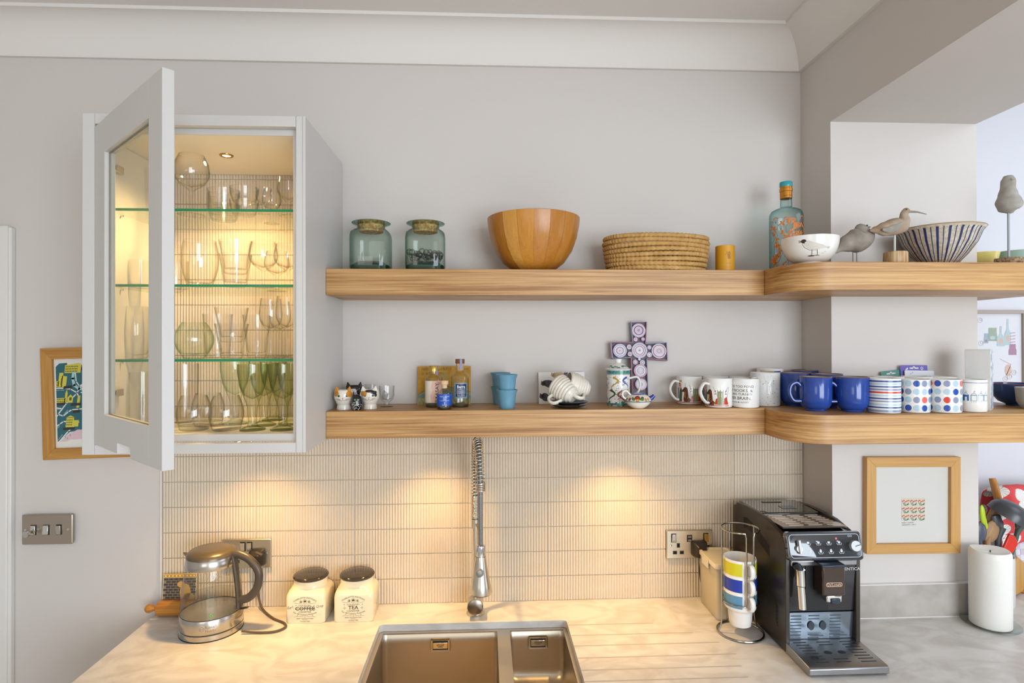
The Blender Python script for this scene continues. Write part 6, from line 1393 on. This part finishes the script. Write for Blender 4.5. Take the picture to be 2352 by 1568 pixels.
pl += road((515, 380), (540, 490), (590, 555), (640, 520)) + road((262, 572), (390, 575), (480, 590), (570, 640), (600, 700)) + road((700, 440), (600, 580), (560, 660), (450, 780), (360, 920), (300, 1060)) + road((268, 825), (390, 845)) + road((360, 920), (430, 945), (490, 890), (530, 865), (620, 860), (800, 850)) + road((300, 1130), (400, 1050), (440, 1018), (500, 1020)) + road((640, 1030), (520, 1150), (420, 1285)) + road((620, 640), (700, 620), (850, 640)) + road((700, 700), (720, 900), (860, 1000))
def bld(x0, x1, y0, y1): return poly(S_((x0, y0), (x1, y0), (x1, y1), (x0, y1)), 2)
def wins(x0, x1, y0, y1, nx, ny, mi=6):
    o = []
    for i in range(nx):
        for j in range(ny):
            u = x0 + (x1 - x0) * (i + .2) / nx; v = y0 + (y1 - y0) * (j + .2) / ny; o += poly(S_((u, v), (u + (x1 - x0) * .6 / nx, v), (u + (x1 - x0) * .6 / nx, v + (y1 - y0) * .55 / ny), (u, v + (y1 - y0) * .55 / ny)), mi)
    return o
pl += poly(S_((370, 270), (550, 245), (580, 270), (580, 375), (375, 375)), 2) + wins(380, 540, 275, 370, 8, 3)
pl += bld(310, 362, 370, 560) + poly(S_((350, 410), (415, 420), (415, 555), (350, 565)), 2) + bld(262, 320, 480, 555) + wins(262, 312, 488, 545, 2, 2) + poly(S_((342, 445), (360, 445), (360, 530), (342, 530)), 6)
pl += bld(275, 430, 705, 770) + wins(280, 425, 710, 765, 7, 2) + bld(420, 450, 640, 770) + poly(S_((422, 640), (435, 590), (448, 640)), 2) + poly(S_((455, 700), (490, 660), (528, 700), (528, 770), (455, 770)), 2) + poly(S_((480, 700), (510, 700), (510, 740), (480, 740)), 6)
pl += bld(478, 575, 965, 1095) + poly(S_((465, 970), (525, 938), (585, 970)), 2) + bld(575, 640, 1005, 1090) + wins(482, 560, 985, 1080, 5, 3) + bld(585, 620, 680, 840) + bld(700, 800, 560, 660) + wins(705, 795, 570, 650, 4, 3)
for x0, x1, y0, y1, tx in ((390, 500, 548, 585, 'a'), (265, 435, 770, 805, 'bb'), (510, 640, 780, 815, 'ccc'), (545, 640, 875, 910, 'dddd'), (450, 600, 1100, 1135, 'eeeee'), (580, 660, 300, 345, 'ffffff')):
    pl += poly(S_((x0, y0), (x1, y0 - 6), (x1, y1 - 6), (x0, y1)), 3); q = mpx((x0 + x1) / 2, (y0 + y1) / 2 - 3); pl += scrib(q[0], q[1], (x1 - x0) * .00018, .0034, 1, 0, .55, .18, len(tx))
for x, y, t_, ro in ((345, 600, 'a', 0), (320, 850, 'bb', -.1), (335, 1010, 'ccc', 1.05), (365, 1110, 'dddd', .65), (450, 905, 'eeeee', .8), (425, 1230, 'ffffff', .9)): q = mpx(x, y); pl += scrib(q[0], q[1], .022, .0026, 1, ro, .6, .14, len(t_))
pl += poly(S_((295, 960), (325, 925), (325, 960), (300, 985)), 7) + line(S_((492, 1215), (492, 1235)), .0014, 6) + line(S_((520, 1232), (520, 1252)), .0014, 6) + line(S_((550, 1190), (550, 1212)), .0014, 6)
decal('map_print', pl, [ink('#2f6670', .7), ink('#dfe3e0', .7), ink('#d3c94e', .7), ink('#38342f', .7), ink('#a5cfce', .7), ink('#dcc0c6', .7), ink('#5a5428', .7), ink('#d8543c', .7)], on_front(-.0076), mp_, layer=.6, clip=(-.106, .106, -.13, .13))
# small print in pale frame on the wall end
A = PY(1976, 1048, YN); B = PY(2195, 1046, YN); C_ = PY(1985, 1268, YN)
np_ = frame('tulip_picture', 'pale oak frame with a small red and green flower print', (PY(1981, 1150, YN).x + PY(2194, 1150, YN).x) / 2, (A.z + C_.z) / 2, .2840, .2825, .0290, .020, YN, pale, mnt, (0, math.radians(.5), 0))
pl = rect(-.036, .036, -.0330, .0330, 0); random.seed(14)
for row in range(3):
    zz = .024 - row * .0220
    for q in range(3):
        x = -.024 + q * .024
        for k_ in range(5): pl += ell(x - .009 + k_ * .0045, zz + .0020 * math.sin(k_ * 2.1), .0026, .0019, 1 if (row + q) % 2 else 2, 7, random.random())
        pl += line([(x - .008, zz - .004), (x - .002, zz - .013)], .0018, 3) + line([(x - .003, zz - .004), (x + .001, zz - .013)], .0018, 3) + line([(x + .010, zz - .005), (x + .002, zz - .012)], .0014, 3) + ell(x + .007, zz - .010, .0045, .0015, 4, 8, .5)
pl += scrib(-.017, -.0395, .036, .0034, 5, .02, .6, .14) + scrib(-.011, -.0455, .046, .0034, 5, .02, .6, .14, 3)
decal('flower_print', pl, [ink('#e2d8c2', .8), ink('#c9474a', .8), ink('#d9522f', .8), ink('#4a6658', .8), ink('#3c7a72', .8), ink('#9a958c', .8)], on_front(-.0092, .006, -.014), np_, layer=.6)
# print of glass bottles on the far wall
A = PY(2240, 721, YF); B = PY(2348.5, 721, YF); k = mpp(B.x, YF)
fp = frame('bottle_picture', 'thin grey frame with a watercolour of glass bottles on the far wall', (A.x + B.x) / 2 - .10, 1.70 + (A.z - 1.70) / 2 - .08, (B.x - A.x) + .20, .30, .012, .016, YF - .0005, [mat('taupe_frame', '#a89a90', .5)] * 2, mat('paper_bright', '#eceaee', .8))
def bott(x, z, w, h, mi, nk=.3): return poly([(x - w, z), (x + w, z), (x + w, z + h * .45), (x + w * nk, z + h * .62), (x + w * nk, z + h), (x - w * nk, z + h), (x - w * nk, z + h * .62), (x - w, z + h * .45)], mi)
ax = fp.location.x; az = fp.location.z
def wf(px, py): p = PY(px, py, YF - .01); return p.x - ax, p.z - az
pl = []
for px, py, w, h, mi, nk in ((2266, 788, .008, .034, 1, .8), (2281, 783, .016, .046, 0, .9), (2300, 795, .014, .070, 2, .25), (2316, 792, .011, .090, 2, .3), (2327, 815, .014, .038, 3, .8)): x, z = wf(px, py); pl += bott(x, z, w, h, mi, nk) + ell(x, z + h * .25, w * .6, h * .14, (mi + 2) % 5, 12)
x, z = wf(2304, 850); pl += line([(x - .01, z + .04), (x + .03, z + .02), (x + .012, z - .02)], .002, 4) + ell(x + .02, z, .012, .020, 4, 14)
for px, py in ((2252, 735), (2254, 788), (2320, 865), (2330, 855), (2310, 870)): x, z = wf(px, py); pl += ring(x, z, .009, .001, 5, 10) + ring(x + .003, z + .002, .005, .001, 5, 8)
for q in range(4): x, z = wf(2327, 765 + q * 7); pl += line([(x - .009, z), (x + .009, z + .002)], .0022, 3)
decal('watercolour', pl, [ink('#a9b8a4', .8), ink('#a8bfca', .8), ink('#bfd4d8', .8), ink('#b78fa6', .8), ink('#e2bfae', .8), ink('#c3b8bc', .8)], on_front(-.0076), fp, layer=.5)

# ---- utensil jar, knife block and draped tea towel beyond the wall end
UX, UY = 1.640, -.085; PX_ = PY(2282, 1300, UY).x
uj = thing('utensil_pot', 'cooking utensil pot mostly hidden behind the candle', 'pot', (PX_, UY, ZC))
G().lathe([(0, 0), (.050, 0), (.052, .004), (.052, .150), (.049, .150), (.049, .006), (0, .006)], 36).obj('pot_body', mat('pot_white', '#d8d4cc', .3), uj)
wsp = wood('spoon_wood', '#b8926a', '#957048', 'Z', 2.0, .6)
def utensil(name, label, pts, rad, m_, head=None, hm=None, cat='utensil'):
    A = Vector(pts[0]); o = thing(name, label, cat, A)
    G().tube([tuple(Vector(p) - A) for p in pts], rad, 10).obj('shaft', m_, o)
    return o, A
def PU(px, py, Y=UY): return PY(px, py, Y)
foot = Vector((PX_, UY, ZC + .020))
o, A = utensil('soup_ladle', 'large black soup ladle in the utensil pot', [foot + Vector((.01, -.01, 0)), PU(2292, 1235), PU(2300, 1210)], [.006, .009, .013], mat('nylon_black', '#45464a', .3))
lad = G(); cl = PU(2312, 1187) - A
Mx = tr(*cl) @ Matrix.Rotation(.50, 4, 'Y') @ Matrix.Rotation(.25, 4, 'X')
lad.lathe([(.056, 0), (.054, .020), (.044, .038), (.024, .048), (0, .051)], 32, M=Mx).lathe([(.0545, 0), (.0525, .019), (.043, .036), (.023, .046), (0, .049)], 32, M=Mx).obj('ladle_cup', MC['nylon_black'], o)
G().tube([tuple(PU(2296, 1225) - A), tuple(cl + Vector((-.030, 0, -.020))), tuple(cl + Vector((-.035, .0, .006)))], [.013, .020, .012], 12, flat=.4, up=(0, 1, 0)).obj('ladle_neck', MC['nylon_black'], o)
o, A = utensil('wooden_spoon', 'broad wooden spoon in the utensil pot, left of the ladle', [foot + Vector((-.012, -.012, 0)), PU(2268, 1240), PU(2271, 1232)], [.006, .008, .010], wsp)
G().sphere((0, 0, 0), .030, 0, 20, 12, sc=(.85, .3, 1.25)).obj('spoon_head', wsp, o, PU(2278, 1220) - A, (0, .45, 0))
o, A = utensil('wooden_spoon', 'slim wooden spatula in the utensil pot, standing highest', [foot + Vector((-.02, .015, 0)), PU(2262, 1210, UY + .02), PU(2288, 1162, UY + .02)], [.006, .010, .009], wsp)
o, A = utensil('lime_spatula', 'lime green spatula at the left of the utensil pot', [foot + Vector((-.02, .0, 0)), PU(2266, 1215), PU(2260, 1190)], [.005, .005, .006], mat('lime_plastic', '#b9cf2c', .35))
G().sphere((0, 0, 0), .026, 0, 14, 10, sc=(.33, .22, 1.25)).obj('blade', MC['lime_plastic'], o, PU(2257, 1183) - A, (0, -.1, 0))
o, A = utensil('red_spatula', 'red silicone spatula leaning in front of the ladle', [foot + Vector((.015, -.02, 0)), PU(2300, 1270, UY - .02), PU(2306, 1258, UY - .02)], [.006, .007, .009], wsp)
c_ = PU(2320, 1252, UY - .02) - A
G().loft([[tuple(c_ + Vector((x, y, z))) for x, z in ((-.030, -.020), (-.004, .036), (.014, .030), (.024, .004), (-.006, -.040), (-.024, -.044))] for y in (-.004, .004)], 0).obj('blade', mat('red_silicone', '#d8301c', .35), o, bevel=.003)
o, A = utensil('grey_spoon', 'dark grey spoon at the left edge of the utensil pot', [foot + Vector((-.03, -.01, 0)), PU(2250, 1240, UY - .01), PU(2249, 1228, UY - .01)], [.005, .006, .008], mat('dark_nylon', '#4d5260', .35))
G().sphere((0, 0, 0), .024, 0, 18, 12, sc=(.8, .35, 1.25)).obj('bowl', MC['dark_nylon'], o, PU(2252, 1222, UY - .01) - A)
o, A = utensil('green_spoon', 'dark green spoon at the right edge of the photo', [foot + Vector((.03, .01, 0)), PU(2336, 1225), PU(2345, 1205)], [.005, .007, .012], mat('dark_green_nylon', '#4c5548', .35))
G().sphere((0, 0, 0), .030, 0, 18, 12, sc=(.7, .3, 1.4)).obj('bowl', MC['dark_green_nylon'], o, PU(2352, 1190) - A, (0, .6, 0))
kbw = wood('block_wood', '#cf9f55', '#b37f38', 'Z', 1.2, .4, amount=.7)
A = PZ(2333, 1372, ZC); kb_ = thing('knife_block', 'slanted wooden knife block behind the candle', 'knife block', (A.x, A.y, ZC), .5)
G().loft([[(0, 0, .006), (.12, 0, .006), (.12, 0, .07), (.02, 0, .125), (-.05, 0, .06), (0, 0, .03)], [(0, .10, .006), (.12, .10, .006), (.12, .10, .07), (.02, .10, .125), (-.05, .10, .06), (0, .10, .03)]], 0).obj('block', kbw, kb_, bevel=.002)
for x in (.012, .108):
    for y in (.012, .088): G().lathe([(0, 0), (.006, 0), (.006, .006), (0, .006)], 12).obj('rubber_foot', MC['black_rubber'], kb_, (x, y, 0))
# wooden stand with a red tea towel thrown over it
st_ = thing('towel_stand', 'curved honey-coloured wooden stand under the red towel', 'stand', (1.74, .02, ZC))
A = Vector(st_.location)
G().tube(bez([tuple(PY(2300, 1180, .0) - A), tuple(PY(2288, 1130, .0) - A), tuple(PY(2279, 1098, .01) - A)], 8), [(.010 + .004 * math.sin(i / 16 * 3), .009) for i in range(17)], 12).obj('arm', wood('stand_wood', '#c4833c', '#a3652a', 'Z', 1.5, .3), st_)
G().lathe([(0, 0), (.075, 0), (.078, .004), (.075, .012), (.012, .016), (.010, .24), (0, .242)], 32).obj('post', MC['stand_wood'], st_, (.04, 0, 0))
G().tube([(-.02, 0, .30), (.04, 0, .315), (.14, 0, .30)], .012, 12).obj('top_bar', MC['stand_wood'], st_)
G().tube([(.04, 0, .23), (.04, 0, .315)], .010, 12).obj('neck', MC['stand_wood'], st_)
tw = thing('tea_towel', 'red tea towel with white spoked circles, draped over the stand', 'tea towel', (1.74, .02, ZC))
nx, nz = 26, 34; rows = []
def tow(u, v):
    """u across 0..1, v from the front hem over the bar to the back hem"""
    x = -.075 + u * .27 + .010 * math.sin(v * 5 + u * 3); fold = .010 * math.sin(u * 17 + v * 2) + .006 * math.sin(u * 31)
    if v < .55: t = v / .55; y = -.040 + .012 * t + fold * (1 - t * .5); z = .165 + .155 * t - .030 * max(0, .25 - u) * 3 * (1 - t)
    elif v < .7: t = (v - .55) / .15; a = t * PI; y = -.028 * math.cos(a) * 1.0 + fold * .5; z = .320 + .016 * math.sin(a)
    else: t = (v - .7) / .3; y = .028 + .006 * t + fold * .5; z = .320 - .12 * t
    return (x, y, z - .02 * (1 - min(1, u * 5)) ** 2)
tex, tt, tb = nodes('towel_red'); MC['towel_red'] = tex; N = tt.nodes.new; L = tt.links.new; tb.inputs['Roughness'].default_value = .85
uvn = N('ShaderNodeUVMap'); uvn.uv_map = 'UVMap'; vo = N('ShaderNodeTexVoronoi'); vo.voronoi_dimensions = '2D'; vo.inputs['Scale'].default_value = 4.4; vo.inputs['Randomness'].default_value = .55
L(uvn.outputs[0], vo.inputs['Vector'])
df = N('ShaderNodeVectorMath'); df.operation = 'SUBTRACT'; L(uvn.outputs[0], df.inputs[0]); L(vo.outputs['Position'], df.inputs[1])
sx_ = N('ShaderNodeSeparateXYZ'); L(df.outputs[0], sx_.inputs[0])
at_ = N('ShaderNodeMath'); at_.operation = 'ARCTAN2'; L(sx_.outputs[1], at_.inputs[0]); L(sx_.outputs[0], at_.inputs[1])
ms_ = N('ShaderNodeMath'); ms_.operation = 'MULTIPLY'; ms_.inputs[1].default_value = 7.0; L(at_.outputs[0], ms_.inputs[0])
sn_ = N('ShaderNodeMath'); sn_.operation = 'SINE'; L(ms_.outputs[0], sn_.inputs[0]); ab_ = N('ShaderNodeMath'); ab_.operation = 'ABSOLUTE'; L(sn_.outputs[0], ab_.inputs[0])
sp_k = N('ShaderNodeMath'); sp_k.operation = 'GREATER_THAN'; sp_k.inputs[1].default_value = .16; L(ab_.outputs[0], sp_k.inputs[0])
ins = N('ShaderNodeMath'); ins.operation = 'LESS_THAN'; ins.inputs[1].default_value = .40; L(vo.outputs['Distance'], ins.inputs[0])
m1_ = N('ShaderNodeMix'); m1_.data_type = 'RGBA'; L(sp_k.outputs[0], m1_.inputs['Factor']); m1_.inputs['A'].default_value = lin('#8a7a76') + (1,); m1_.inputs['B'].default_value = lin('#e8e4de') + (1,)
m2_ = N('ShaderNodeMix'); m2_.data_type = 'RGBA'; L(ins.outputs[0], m2_.inputs['Factor']); m2_.inputs['A'].default_value = lin('#dc4c4c') + (1,); L(m1_.outputs['Result'], m2_.inputs['B']); L(m2_.outputs['Result'], tb.inputs['Base Color'])
gt_ = G().loft([[tow(i / nx, j / nz) for i in range(nx + 1)] for j in range(nz + 1)], 0, False, False, closed=False); ob_ = gt_.obj('cloth', tex, tw, ang=80)
uvl = ob_.data.uv_layers.new(name='UVMap')
for lp in ob_.data.loops: uvl.data[lp.index].uv = ((lp.vertex_index % (nx + 1)) / nx, (lp.vertex_index // (nx + 1)) / nz * 1.35)
sm_ = ob_.modifiers.new('thickness', 'SOLIDIFY'); sm_.thickness = .0015
cl_ = thing('checked_cloth', 'white checked cloth hanging below the red towel', 'cloth', (1.74, .02, ZC))
def tow2(u, v): return (-.02 + u * .24, -.034 + .006 * math.sin(u * 13) + .01 * v, .08 + v * .125)
G().loft([[tow2(i / 16, j / 8) for i in range(17)] for j in range(9)], 0, False, False, closed=False).obj('cloth', mat('cloth_white', '#dcd9de', .85), cl_).modifiers.new('thickness', 'SOLIDIFY').thickness = .0015
pl = []
for i in range(12):
    for j in range(7):
        if (i + j) % 2: pl += rect(i / 12, (i + 1) / 12, j / 7, (j + 1) / 7, 0)
decal('check_print', pl, [ink('#cfc0cc', .85)], lambda u, v, d: (tow2(u, v)[0], tow2(u, v)[1] - .0014, tow2(u, v)[2]), cl_, .06)
